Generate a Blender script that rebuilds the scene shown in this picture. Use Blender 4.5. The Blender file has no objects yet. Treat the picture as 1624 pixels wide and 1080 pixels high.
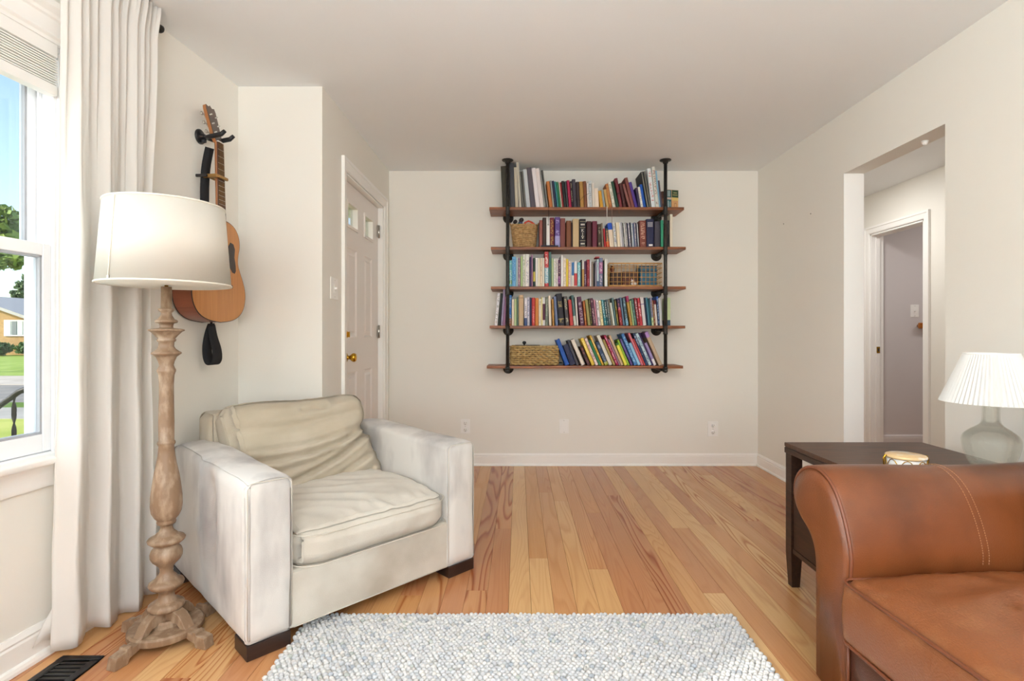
import bpy, bmesh, math, random
import numpy as np
from mathutils import Vector, Matrix, noise
R = math.radians
random.seed(7)
C = bpy.context.scene.collection
sc = bpy.context.scene

# ---------------------------------------------------------------- camera, world, lights, exposure
cam = bpy.data.objects.new('camera', bpy.data.cameras.new('camera')); C.objects.link(cam)
cam.location = (0, 0, 1.087); cam.rotation_euler = (R(90), 0, 0)
cam.data.sensor_width = 36; cam.data.lens = 845 / 1624 * 36
cam.data.shift_x = -10 / 1624; cam.data.shift_y = -10 / 1624
cam.data.clip_start = 0.02; cam.data.clip_end = 300
sc.camera = cam

world = bpy.data.worlds.new('sky'); sc.world = world; world.use_nodes = True
wn = world.node_tree; wn.nodes.clear()
sky = wn.nodes.new('ShaderNodeTexSky'); sky.sky_type = 'NISHITA'
sky.sun_disc = False; sky.sun_elevation = R(34); sky.sun_rotation = R(233); sky.altitude = 200
sky.air_density = 1.0; sky.dust_density = 1.4; sky.ozone_density = 1.0
bg = wn.nodes.new('ShaderNodeBackground'); bg.inputs[1].default_value = 0.33
wo = wn.nodes.new('ShaderNodeOutputWorld')
wn.links.new(sky.outputs[0], bg.inputs[0]); wn.links.new(bg.outputs[0], wo.inputs[0])

def aim(o, d):
    o.rotation_euler = Vector(d).to_track_quat('-Z', 'Y').to_euler()
sun = bpy.data.objects.new('sun', bpy.data.lights.new('sun', 'SUN')); C.objects.link(sun)
sun.data.energy = 4.4; sun.data.angle = R(0.6); sun.data.color = (1, .93, .82)
sun.location = (-12, -8, 10)
SUN_D = Vector((.7987 * math.cos(R(30.4)), .6018 * math.cos(R(30.4)), -math.sin(R(30.4))))
aim(sun, SUN_D)

def area(name, loc, d, sx, sy, power, col=(1, 1, 1)):
    l = bpy.data.lights.new(name, 'AREA'); l.shape = 'RECTANGLE'; l.size = sx; l.size_y = sy
    l.energy = power; l.color = col
    o = bpy.data.objects.new(name, l); C.objects.link(o); o.location = loc; aim(o, d); return o
# daylight entering by the windows (one lamp just outside each pane)
area('window_daylight', (-1.98, .90, 1.40), (1, .12, -.06), .95, 1.35, 42, (.86, .93, 1.0))
area('window_daylight', (-2.02, -.43, 1.35), (1, .25, .02), .75, 1.2, 42, (.88, .94, 1.0))
area('rear_fill_light', (.30, -2.75, 1.42), (0, 1, .12), 2.9, 1.5, 105, (.92, .96, 1.0))  # broad soft fill added behind the camera, outside the added rear window
area('added_ceiling_bounce', (.1, -.9, 1.75), (0, .10, 1), 1.0, .7, 128, (.92, .965, 1.0))  # added fill behind the camera, aimed up to brighten the ceiling
area('hall_fill_light', (2.75, 1.2, 1.9), (0.05, 1, -.15), .7, .9, 5.5, (.97, .97, 1.0))  # added fill inside the windowless hall, brightens the jamb of the opening
area('hall_overhead_fill', (2.62, 4.6, 2.38), (.1, 0, -1), .35, .35, 13, (1.0, .985, .97))  # no fixture here: fill added under the ceiling to lift the hall walls
area('far_room_fill', (4.3, 4.2, 2.38), (0, 0, -1), .4, .4, 9, (1.0, .96, .93))  # fill added to brighten the room beyond the hall, without a fixture

sc.view_settings.view_transform = 'Standard'; sc.view_settings.look = 'None'
sc.view_settings.gamma = 1; sc.view_settings.use_curve_mapping = False
sc.view_settings.exposure = 0.04
sc.cycles.use_denoising = True
sc.cycles.max_bounces = 12; sc.cycles.diffuse_bounces = 8; sc.cycles.glossy_bounces = 4
sc.cycles.transmission_bounces = 8; sc.cycles.transparent_max_bounces = 12
sc.cycles.sample_clamp_indirect = 8; sc.cycles.caustics_reflective = False; sc.cycles.caustics_refractive = False

# ---------------------------------------------------------------- helpers
def s2l(c):
    if isinstance(c, str): c = tuple(int(c[i:i + 2], 16) for i in (0, 2, 4))
    return tuple(((v / 255) / 12.92 if v / 255 <= .04045 else ((v / 255 + .055) / 1.055) ** 2.4) for v in c[:3])

class MB:
    def __init__(s): s.v = []; s.f = []; s.sm = []
    def add(s, v, f, smooth=False):
        o = len(s.v); s.v.extend([tuple(p) for p in v]); s.f.extend([tuple(i + o for i in q) for q in f])
        s.sm.extend([smooth] * len(f)); return s
    def box(s, x0, x1, y0, y1, z0, z1):
        v = [(x0, y0, z0), (x1, y0, z0), (x1, y1, z0), (x0, y1, z0), (x0, y0, z1), (x1, y0, z1), (x1, y1, z1), (x0, y1, z1)]
        return s.add(v, [(0, 3, 2, 1), (4, 5, 6, 7), (0, 1, 5, 4), (1, 2, 6, 5), (2, 3, 7, 6), (3, 0, 4, 7)])
    def prism(s, poly, a0, a1, axis='x', smooth=False):
        """poly: list of 2D points; axis: extrusion axis. x -> (y,z), y -> (x,z), z -> (x,y)"""
        n = len(poly)
        def P(p, a): return {'x': (a, p[0], p[1]), 'y': (p[0], a, p[1]), 'z': (p[0], p[1], a)}[axis]
        v = [P(p, a0) for p in poly] + [P(p, a1) for p in poly]
        s.add(v, [(i, (i + 1) % n, n + (i + 1) % n, n + i) for i in range(n)], smooth)
        return s.add(v, [tuple(range(n))[::-1], tuple(range(n, 2 * n))])
    def lathe(s, prof, n=32, c=(0, 0, 0), smooth=True, axis='z'):
        v = []; f = []
        for (r, z) in prof:
            for k in range(n):
                a = 2 * math.pi * k / n
                x, y = r * math.cos(a), r * math.sin(a)
                p = {'z': (x, y, z), 'y': (x, z, y), 'x': (z, x, y)}[axis]
                v.append((p[0] + c[0], p[1] + c[1], p[2] + c[2]))
        m = len(prof)
        for i in range(m - 1):
            for k in range(n):
                f.append((i * n + k, i * n + (k + 1) % n, (i + 1) * n + (k + 1) % n, (i + 1) * n + k))
        if prof[0][0] > 1e-5: f.append(tuple(range(n))[::-1])
        if prof[-1][0] > 1e-5: f.append(tuple((m - 1) * n + k for k in range(n)))
        return s.add(v, f, smooth)
    def tube(s, pts, r, n=8, closed=False, smooth=True):
        pts = [Vector(p) for p in pts]; m = len(pts); v = []; f = []
        rr = r if isinstance(r, (list, tuple)) else [r] * m
        prev = None
        for i, p in enumerate(pts):
            a = pts[(i - 1) % m] if (i > 0 or closed) else p
            b = pts[(i + 1) % m] if (i < m - 1 or closed) else p
            t = (b - a).normalized()
            if prev is None:
                u = t.orthogonal().normalized()
                if abs(t.z) < .9: u = Vector((0, 0, 1)).cross(t).normalized()
            else: u = (prev - t * prev.dot(t)).normalized()
            prev = u; w = t.cross(u)
            for k in range(n):
                q = 2 * math.pi * k / n
                v.append(p + (u * math.cos(q) + w * math.sin(q)) * rr[i])
        for i in range(m if closed else m - 1):
            j = (i + 1) % m
            for k in range(n): f.append((i * n + k, i * n + (k + 1) % n, j * n + (k + 1) % n, j * n + k))
        if not closed:
            f.append(tuple(range(n))[::-1]); f.append(tuple((m - 1) * n + k for k in range(n)))
        return s.add(v, f, smooth)
    def sphere(s, c, r, n=12, m=8):
        rx, ry, rz = r if isinstance(r, (list, tuple)) else (r, r, r)
        prof = [(math.sin(math.pi * i / m), -math.cos(math.pi * i / m)) for i in range(m + 1)]
        o = len(s.v); s.lathe(prof, n)
        for i in range(o, len(s.v)):
            x, y, z = s.v[i]; s.v[i] = (x * rx + c[0], y * ry + c[1], z * rz + c[2])
        return s
    def xf(s, M, start=0):
        for i in range(start, len(s.v)): s.v[i] = tuple(M @ Vector(s.v[i]))
        return s
    def fn(s, g):
        s.v = [tuple(g(*p)) for p in s.v]; return s
    def build(s, name, mat, parent=None, bevel=0, seg=2, smooth=None, sub=0, solid=0, kind=None):
        me = bpy.data.meshes.new(name); me.from_pydata(s.v, [], s.f)
        me.polygons.foreach_set('use_smooth', [bool(smooth) if smooth is not None else q for q in s.sm])
        me.materials.append(mat)
        bm = bmesh.new(); bm.from_mesh(me)
        bmesh.ops.remove_doubles(bm, verts=bm.verts, dist=1e-6)
        bmesh.ops.recalc_face_normals(bm, faces=bm.faces); bm.to_mesh(me); bm.free()
        o = bpy.data.objects.new(name, me); C.objects.link(o)
        if parent: o.parent = parent
        if solid:
            m = o.modifiers.new('s', 'SOLIDIFY'); m.thickness = solid; m.offset = 0
        if bevel:
            m = o.modifiers.new('b', 'BEVEL'); m.width = bevel; m.segments = seg; m.limit_method = 'ANGLE'; m.angle_limit = R(35)
            me.polygons.foreach_set('use_smooth', [True] * len(me.polygons))
            w = o.modifiers.new('w', 'WEIGHTED_NORMAL'); w.keep_sharp = True
        if sub:
            m = o.modifiers.new('u', 'SUBSURF'); m.levels = sub; m.render_levels = sub
        if kind: o['kind'] = kind
        return o

def rbox(x0, x1, y0, y1, z0, z1, r=.02, step=.04, rs=3):
    """closed rounded box, densely gridded so that it can be deformed"""
    def ax(a, b):
        k = max(1, round((b - a - 2 * r) / step))
        return [a + r * (math.sin(i / rs * math.pi / 2) if 0 else i / rs) for i in range(rs)] + \
               [a + r + (b - a - 2 * r) * i / k for i in range(k + 1)] + [b - r + r * (i / rs) for i in range(1, rs + 1)]
    X, Y, Z = ax(x0, x1), ax(y0, y1), ax(z0, z1)
    idx = {}; v = []; f = []
    def vid(i, j, k):
        if (i, j, k) not in idx:
            p = Vector((X[i], Y[j], Z[k]))
            q = Vector((min(max(p.x, x0 + r), x1 - r), min(max(p.y, y0 + r), y1 - r), min(max(p.z, z0 + r), z1 - r)))
            d = p - q
            if d.length > 1e-9:
                # spherify: use angles so that rings are even
                dd = Vector([math.tan(c / r * math.pi / 4) if abs(c) <= r else c for c in d])
                p = q + dd.normalized() * r
            idx[(i, j, k)] = len(v); v.append(p)
        return idx[(i, j, k)]
    nx, ny, nz = len(X) - 1, len(Y) - 1, len(Z) - 1
    for i in range(nx):
        for j in range(ny):
            f.append((vid(i, j, 0), vid(i, j + 1, 0), vid(i + 1, j + 1, 0), vid(i + 1, j, 0)))
            f.append((vid(i, j, nz), vid(i + 1, j, nz), vid(i + 1, j + 1, nz), vid(i, j + 1, nz)))
        for k in range(nz):
            f.append((vid(i, 0, k), vid(i + 1, 0, k), vid(i + 1, 0, k + 1), vid(i, 0, k + 1)))
            f.append((vid(i, ny, k), vid(i, ny, k + 1), vid(i + 1, ny, k + 1), vid(i + 1, ny, k)))
    for j in range(ny):
        for k in range(nz):
            f.append((vid(0, j, k), vid(0, j, k + 1), vid(0, j + 1, k + 1), vid(0, j + 1, k)))
            f.append((vid(nx, j, k), vid(nx, j + 1, k), vid(nx, j + 1, k + 1), vid(nx, j, k + 1)))
    return v, f

def empty(name, loc=(0, 0, 0), rz=0, parent=None):
    o = bpy.data.objects.new(name, None); C.objects.link(o); o.location = loc; o.rotation_euler = (0, 0, rz)
    o.empty_display_size = .05
    if parent: o.parent = parent
    return o
def tag(o, label, cat, group=None, kind=None):
    o['label'] = label; o['category'] = cat
    if group: o['group'] = group
    if kind: o['kind'] = kind
    return o
def structure(o, label=None):
    o['kind'] = 'structure'
    if label: o['label'] = label
    return o
def fbm(x, y, z, o=3):
    return noise.fractal(Vector((x, y, z)), 1.0, 2.0, o)

# ---------------------------------------------------------------- materials
def mat(name, col, rough=.6, metal=0, var=None, vs=8, bump=0, bs=60, stretch=(1, 1, 1), spec=.5, coat=0, sheen=0, trans=0, coord='Object', detail=4, var_lo=.35, var_hi=.65):
    m = bpy.data.materials.new(name); m.use_nodes = True; n = m.node_tree.nodes; l = m.node_tree.links
    b = n['Principled BSDF']; b.inputs['Base Color'].default_value = (*s2l(col), 1)
    b.inputs['Roughness'].default_value = rough; b.inputs['Metallic'].default_value = metal
    b.inputs['Specular IOR Level'].default_value = spec
    if coat: b.inputs['Coat Weight'].default_value = coat; b.inputs['Coat Roughness'].default_value = .2
    if sheen: b.inputs['Sheen Weight'].default_value = sheen; b.inputs['Sheen Roughness'].default_value = .5
    if var or bump:
        tc = n.new('ShaderNodeTexCoord'); mp = n.new('ShaderNodeMapping'); mp.inputs['Scale'].default_value = stretch
        l.new(tc.outputs[coord], mp.inputs[0])
    if var:
        t = n.new('ShaderNodeTexNoise'); t.inputs['Scale'].default_value = vs; t.inputs['Detail'].default_value = detail
        l.new(mp.outputs[0], t.inputs['Vector'])
        r = n.new('ShaderNodeValToRGB'); r.color_ramp.elements[0].position = var_lo; r.color_ramp.elements[1].position = var_hi
        r.color_ramp.elements[0].color = (*s2l(col), 1); r.color_ramp.elements[1].color = (*s2l(var), 1)
        l.new(t.outputs[0], r.inputs[0]); l.new(r.outputs[0], b.inputs['Base Color'])
    if bump:
        t2 = n.new('ShaderNodeTexNoise'); t2.inputs['Scale'].default_value = bs; t2.inputs['Detail'].default_value = 3
        l.new(mp.outputs[0], t2.inputs['Vector'])
        bu = n.new('ShaderNodeBump'); bu.inputs['Strength'].default_value = bump; bu.inputs['Distance'].default_value = .01
        l.new(t2.outputs[0], bu.inputs['Height']); l.new(bu.outputs[0], b.inputs['Normal'])
    return m

M = {}
M['wall'] = mat('wall_paint', 'E9E6DE', .75, bump=.05, bs=250, spec=.25)
M['ceiling'] = mat('ceiling_paint', 'EDEFF0', .9, bump=.05, bs=200, spec=.2)
M['trim'] = mat('trim_paint', 'F2F0EC', .4, spec=.4)
M['door'] = mat('door_paint', 'E9E3DE', .45, spec=.4)
M['grey_wall'] = mat('grey_wall_paint', 'CFC9C8', .8, spec=.2)
M['vinyl'] = mat('white_vinyl', 'F3F4F6', .35)
M['brass'] = mat('brass', 'C79A35', .25, 1)
M['nickel'] = mat('nickel', 'B9B4AC', .3, 1)
M['iron'] = mat('black_iron_pipe', '2A2826', .45, .35, var='3A3733', vs=60)
M['black'] = mat('black_plastic', '1C1B1D', .45)
M['plate'] = mat('white_plastic', 'F0EEEA', .35)
M['slot'] = mat('dark_slot', '3A3630', .6)
M['canvas'] = mat('stained_cream_canvas', 'D0CABE', .9, var='AEA495', vs=3.2, bump=.25, bs=420, sheen=.2, spec=.15, var_lo=.42, var_hi=.72)
M['canvas_arm'] = mat('worn_grey_cream_canvas', 'D6D2CC', .9, var='857E7D', vs=3.0, bump=.25, bs=420, sheen=.2, spec=.15, var_lo=.45, var_hi=.80, stretch=(1.8, 1.3, .7))
M['canvas_cushion'] = mat('beige_cotton', 'BFB4A1', .92, var='B0A48F', vs=4, bump=.3, bs=380, sheen=.2, spec=.12)
M['piping'] = mat('canvas_seam', 'CCC5B8', .9)
M['dark_foot'] = mat('dark_walnut_foot', '35241D', .4, var='271812', vs=5, stretch=(1, 1, 14))
M['espresso'] = mat('espresso_wood', '2A1B14', .42, var='3C281D', vs=6, stretch=(14, 1.5, 14), spec=.35)
M['espresso_top'] = mat('espresso_table_top', '5A3C2A', .42, var='38241A', vs=5, stretch=(1, 16, 1), spec=.35, bump=.08, bs=20)
M['lampwood'] = mat('limed_carved_wood', '80664E', .5, var='AC9780', vs=38, bump=.25, bs=60, stretch=(1, 1, .45), var_lo=.47, var_hi=.78, detail=8)
M['leather'] = mat('tan_leather', '744021', .28, var='46230F', vs=3.4, bump=.12, bs=260, spec=.5, var_lo=.38, var_hi=.72)
M['leather_seat'] = mat('worn_tan_leather', '7E4928', .29, var='966541', vs=9, bump=.16, bs=200, spec=.5, detail=8, var_lo=.52, var_hi=.85)
M['leather_dark'] = mat('brown_leather', '56301F', .32, var='472518', vs=3, bump=.1, bs=260)
M['thread'] = mat('tan_thread', 'A87C58', .8)
M['strap'] = mat('black_webbing', '151417', .8, bump=.3, bs=500)
M['rope'] = mat('seagrass', 'C9A676', .85, var='A07C4C', vs=60, bump=.5, bs=240)
M['rope2'] = mat('pale_seagrass', 'C8AB74', .85, var='9C7C48', vs=45, bump=.5, bs=240)
M['cane'] = mat('rattan', 'D2A565', .6, var='B9874A', vs=40)
M['shelfwood'] = mat('reddish_stained_plank', '9C5A26', .45, var='653214', vs=6, stretch=(1.2, 14, 22), bump=.15, bs=30, coat=.1)
M['paper'] = mat('book_pages', 'E6DFCC', .9, var='D2C9B2', vs=200, stretch=(30, .1, .1))

def curtain_mat():
    m = bpy.data.materials.new('white_linen'); m.use_nodes = True; n = m.node_tree.nodes; l = m.node_tree.links
    b = n['Principled BSDF']; b.inputs['Base Color'].default_value = (*s2l('EFECE8'), 1); b.inputs['Roughness'].default_value = .95
    b.inputs['Specular IOR Level'].default_value = .1
    t = n.new('ShaderNodeBsdfTranslucent'); t.inputs[0].default_value = (*s2l('F6F4F0'), 1)
    mx = n.new('ShaderNodeMixShader'); mx.inputs[0].default_value = .38
    tc = n.new('ShaderNodeTexCoord'); mp = n.new('ShaderNodeMapping'); mp.inputs['Scale'].default_value = (60, 60, 500)
    no = n.new('ShaderNodeTexNoise'); no.inputs['Scale'].default_value = 1.5; no.inputs['Detail'].default_value = 2
    bu = n.new('ShaderNodeBump'); bu.inputs['Strength'].default_value = .15; bu.inputs['Distance'].default_value = .003
    l.new(tc.outputs['Object'], mp.inputs[0]); l.new(mp.outputs[0], no.inputs['Vector']); l.new(no.outputs[0], bu.inputs['Height'])
    l.new(bu.outputs[0], b.inputs['Normal'])
    l.new(b.outputs[0], mx.inputs[1]); l.new(t.outputs[0], mx.inputs[2]); l.new(mx.outputs[0], n['Material Output'].inputs[0])
    return m
M['curtain'] = curtain_mat()

def shade_mat(name, c1, c2, k):
    m = bpy.data.materials.new(name); m.use_nodes = True; n = m.node_tree.nodes; l = m.node_tree.links
    b = n['Principled BSDF']; b.inputs['Base Color'].default_value = (*s2l(c1), 1); b.inputs['Roughness'].default_value = .9
    b.inputs['Specular IOR Level'].default_value = .15
    t = n.new('ShaderNodeBsdfTranslucent'); t.inputs[0].default_value = (*s2l(c2), 1)
    tc = n.new('ShaderNodeTexCoord'); mp = n.new('ShaderNodeMapping'); mp.inputs['Scale'].default_value = (40, 40, 260)
    no = n.new('ShaderNodeTexNoise'); no.inputs['Scale'].default_value = 2
    bu = n.new('ShaderNodeBump'); bu.inputs['Strength'].default_value = .15; bu.inputs['Distance'].default_value = .003
    l.new(tc.outputs['Object'], mp.inputs[0]); l.new(mp.outputs[0], no.inputs['Vector']); l.new(no.outputs[0], bu.inputs['Height']); l.new(bu.outputs[0], b.inputs['Normal'])
    mx = n.new('ShaderNodeMixShader'); mx.inputs[0].default_value = k
    l.new(b.outputs[0], mx.inputs[1]); l.new(t.outputs[0], mx.inputs[2]); l.new(mx.outputs[0], n['Material Output'].inputs[0])
    return m
M['shade'] = shade_mat('linen_shade', 'F0EDE5', 'F3EEE4', .35)
M['pleat'] = shade_mat('white_pleated_shade', 'F1F1EF', 'F4F2EE', .35)

def glass_mat(name, tint=(1, 1, 1), k=1.0):
    m = bpy.data.materials.new(name); m.use_nodes = True; n = m.node_tree.nodes; l = m.node_tree.links
    n.remove(n['Principled BSDF'])
    a = n.new('ShaderNodeBsdfTransparent'); a.inputs[0].default_value = (*tint, 1)
    g = n.new('ShaderNodeBsdfGlossy'); g.inputs['Roughness'].default_value = .02
    fr = n.new('ShaderNodeFresnel'); fr.inputs[0].default_value = 1.35
    mm = n.new('ShaderNodeMath'); mm.operation = 'MULTIPLY'; mm.inputs[1].default_value = k; l.new(fr.outputs[0], mm.inputs[0])
    mx = n.new('ShaderNodeMixShader'); l.new(mm.outputs[0], mx.inputs[0])
    l.new(a.outputs[0], mx.inputs[1]); l.new(g.outputs[0], mx.inputs[2]); l.new(mx.outputs[0], n['Material Output'].inputs[0])
    return m
M['glass'] = glass_mat('window_glass', (.97, .99, .985), .55)
def lamp_glass():
    m = bpy.data.materials.new('seeded_glass'); m.use_nodes = True; n = m.node_tree.nodes; l = m.node_tree.links
    b = n['Principled BSDF']; b.inputs['Transmission Weight'].default_value = 1; b.inputs['Roughness'].default_value = .03
    b.inputs['IOR'].default_value = 1.45; b.inputs['Base Color'].default_value = (.97, .975, .96, 1)
    tc = n.new('ShaderNodeTexCoord'); v = n.new('ShaderNodeTexVoronoi'); v.inputs['Scale'].default_value = 130
    l.new(tc.outputs['Object'], v.inputs['Vector'])
    bu = n.new('ShaderNodeBump'); bu.inputs['Strength'].default_value = .35; bu.inputs['Distance'].default_value = .002
    l.new(v.outputs['Distance'], bu.inputs['Height']); l.new(bu.outputs[0], b.inputs['Normal'])
    a = n.new('ShaderNodeBsdfTransparent'); a.inputs[0].default_value = (.95, .955, .94, 1)
    mx = n.new('ShaderNodeMixShader'); mx.inputs[0].default_value = .16
    l.new(a.outputs[0], mx.inputs[1]); l.new(b.outputs[0], mx.inputs[2]); l.new(mx.outputs[0], n['Material Output'].inputs[0])
    return m
M['lamp_glass'] = lamp_glass()

def plank_mat():
    """fir floor boards: every board takes its tint from its own object colour; grain in object space"""
    m = bpy.data.materials.new('fir_floorboard'); m.use_nodes = True; n = m.node_tree.nodes; l = m.node_tree.links
    b = n['Principled BSDF']
    oi = n.new('ShaderNodeObjectInfo'); tc = n.new('ShaderNodeTexCoord')
    off = n.new('ShaderNodeVectorMath'); off.operation = 'ADD'
    mul = n.new('ShaderNodeVectorMath'); mul.operation = 'SCALE'; mul.inputs[3].default_value = 37.0
    cx = n.new('ShaderNodeCombineXYZ')
    for i in range(3): l.new(oi.outputs['Random'], cx.inputs[i])
    l.new(cx.outputs[0], mul.inputs[0]); l.new(tc.outputs['Object'], off.inputs[0]); l.new(mul.outputs[0], off.inputs[1])
    # growth rings: contour lines of a slowly varying field = cathedral grain
    mp = n.new('ShaderNodeMapping'); mp.inputs['Scale'].default_value = (7, .55, 1); l.new(off.outputs[0], mp.inputs[0])
    n1 = n.new('ShaderNodeTexNoise'); n1.inputs['Scale'].default_value = 1.0; n1.inputs['Detail'].default_value = 1.5; n1.inputs['Roughness'].default_value = .45
    l.new(mp.outputs[0], n1.inputs['Vector'])
    at = n.new('ShaderNodeAttribute'); at.attribute_type = 'OBJECT'; at.attribute_name = 'rings'
    m1 = n.new('ShaderNodeMath'); m1.operation = 'MULTIPLY'; l.new(n1.outputs[0], m1.inputs[0]); l.new(at.outputs['Fac'], m1.inputs[1])
    m2 = n.new('ShaderNodeMath'); m2.operation = 'FRACT'; l.new(m1.outputs[0], m2.inputs[0])
    rp = n.new('ShaderNodeValToRGB'); e = rp.color_ramp.elements; e[0].position = 0; e[0].color = (0, 0, 0, 1); e[1].position = .5; e[1].color = (.15, .15, .15, 1)
    q = e.new(.82); q.color = (1, 1, 1, 1); q = e.new(1.0); q.color = (0, 0, 0, 1); l.new(m2.outputs[0], rp.inputs[0])
    # fine pores
    mp2 = n.new('ShaderNodeMapping'); mp2.inputs['Scale'].default_value = (260, 4, 1); l.new(off.outputs[0], mp2.inputs[0])
    n2 = n.new('ShaderNodeTexNoise'); n2.inputs['Scale'].default_value = 1; n2.inputs['Detail'].default_value = 3; l.new(mp2.outputs[0], n2.inputs['Vector'])
    dk = n.new('ShaderNodeMix'); dk.data_type = 'RGBA'; dk.blend_type = 'MULTIPLY'
    dk.inputs['B'].default_value = (*s2l('B87A4A'), 1)
    gm = n.new('ShaderNodeMath'); gm.operation = 'MULTIPLY'
    at2 = n.new('ShaderNodeAttribute'); at2.attribute_type = 'OBJECT'; at2.attribute_name = 'grain'
    l.new(rp.outputs[0], gm.inputs[0]); l.new(at2.outputs['Fac'], gm.inputs[1])
    l.new(gm.outputs[0], dk.inputs['Factor']); l.new(oi.outputs['Color'], dk.inputs['A'])
    dk2 = n.new('ShaderNodeMix'); dk2.data_type = 'RGBA'; dk2.blend_type = 'MULTIPLY'; dk2.inputs['B'].default_value = (.72, .62, .52, 1)
    g2 = n.new('ShaderNodeMath'); g2.operation = 'MULTIPLY'; g2.inputs[1].default_value = .55; l.new(n2.outputs[0], g2.inputs[0])
    l.new(g2.outputs[0], dk2.inputs['Factor']); l.new(dk.outputs['Result'], dk2.inputs['A'])
    l.new(dk2.outputs['Result'], b.inputs['Base Color'])
    b.inputs['Roughness'].default_value = .27; b.inputs['Specular IOR Level'].default_value = .5
    bu = n.new('ShaderNodeBump'); bu.inputs['Strength'].default_value = .08; bu.inputs['Distance'].default_value = .002
    l.new(n2.outputs[0], bu.inputs['Height']); l.new(bu.outputs[0], b.inputs['Normal'])
    return m
M['plank'] = plank_mat()

def book_mat(name='book_cover', rough=.55):
    m = bpy.data.materials.new(name); m.use_nodes = True; n = m.node_tree.nodes; l = m.node_tree.links
    b = n['Principled BSDF']; b.inputs['Roughness'].default_value = rough; b.inputs['Specular IOR Level'].default_value = .35
    oi = n.new('ShaderNodeObjectInfo'); tc = n.new('ShaderNodeTexCoord'); sp = n.new('ShaderNodeSeparateXYZ'); l.new(tc.outputs['Generated'], sp.inputs[0])
    def A(nm):
        a = n.new('ShaderNodeAttribute'); a.attribute_type = 'OBJECT'; a.attribute_name = nm; return a
    def Mt(op, a, bb=None, c=None):
        q = n.new('ShaderNodeMath'); q.operation = op
        for i, x in enumerate((a, bb, c)):
            if x is None: continue
            if isinstance(x, (int, float)): q.inputs[i].default_value = x
            else: l.new(x, q.inputs[i])
        return q.outputs[0]
    # printed title on the spine: blocks of strokes along the height, seeded per book
    cx = n.new('ShaderNodeCombineXYZ'); l.new(Mt('MULTIPLY', sp.outputs[0], 2.2), cx.inputs[0]); l.new(Mt('MULTIPLY', sp.outputs[2], 36), cx.inputs[2])
    l.new(Mt('MULTIPLY', oi.outputs['Random'], 90), cx.inputs[1])
    no = n.new('ShaderNodeTexNoise'); no.inputs['Scale'].default_value = 1; no.inputs['Detail'].default_value = 2; l.new(cx.outputs[0], no.inputs['Vector'])
    cy = n.new('ShaderNodeCombineXYZ'); l.new(Mt('MULTIPLY', sp.outputs[2], 3.2), cy.inputs[2]); l.new(Mt('MULTIPLY', oi.outputs['Random'], 50), cy.inputs[1])
    n2 = n.new('ShaderNodeTexNoise'); n2.inputs['Scale'].default_value = 1; l.new(cy.outputs[0], n2.inputs['Vector'])
    mask = Mt('GREATER_THAN', no.outputs[0], .50)
    mask = Mt('MULTIPLY', mask, Mt('LESS_THAN', Mt('ABSOLUTE', Mt('SUBTRACT', sp.outputs[0], .5)), .30))
    mask = Mt('MULTIPLY', mask, Mt('GREATER_THAN', n2.outputs[0], .44))
    mask = Mt('MULTIPLY', mask, Mt('LESS_THAN', Mt('ABSOLUTE', Mt('SUBTRACT', sp.outputs[2], .5)), .42))
    mask = Mt('MULTIPLY', mask, Mt('LESS_THAN', sp.outputs[1], .05))
    mask = Mt('MULTIPLY', Mt('MULTIPLY', mask, A('title').outputs['Fac']), .72)
    mx = n.new('ShaderNodeMix'); mx.data_type = 'RGBA'; l.new(mask, mx.inputs['Factor'])
    bd = n.new('ShaderNodeMix'); bd.data_type = 'RGBA'
    bz = A('band')
    bs = n.new('ShaderNodeSeparateXYZ'); l.new(bz.outputs['Vector'], bs.inputs[0])
    inb = Mt('MULTIPLY', Mt('GREATER_THAN', sp.outputs[2], bs.outputs[0]), Mt('LESS_THAN', sp.outputs[2], bs.outputs[1]))
    l.new(inb, bd.inputs['Factor']); l.new(oi.outputs['Color'], bd.inputs['A']); l.new(A('band_colour').outputs['Color'], bd.inputs['B'])
    l.new(bd.outputs['Result'], mx.inputs['A']); l.new(A('accent').outputs['Color'], mx.inputs['B'])
    l.new(mx.outputs['Result'], b.inputs['Base Color'])
    return m
M['book'] = book_mat()
# ================================================================= THE ROOM
# floor 0, ceiling 2.44; back wall y = 4.415; right wall x = 1.985; entry wall x = -1.071; window wall turned 4.5 degrees
CEIL = 2.44; YB = 4.415; XR = 1.985; XD = -1.071; YF = 2.91; YREAR = -2.6
WA = math.atan(-.079); WL = (-1.530, YF, 0)     # frame of the window wall: x = into the room, y = along the wall, z up
def wall_frame(o): o.location = WL; o.rotation_euler = (0, 0, WA); return o
def wx(n, v, z):
    return Vector((WL[0] + n * math.cos(WA) - v * math.sin(WA), WL[1] + n * math.sin(WA) + v * math.cos(WA), z))

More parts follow.
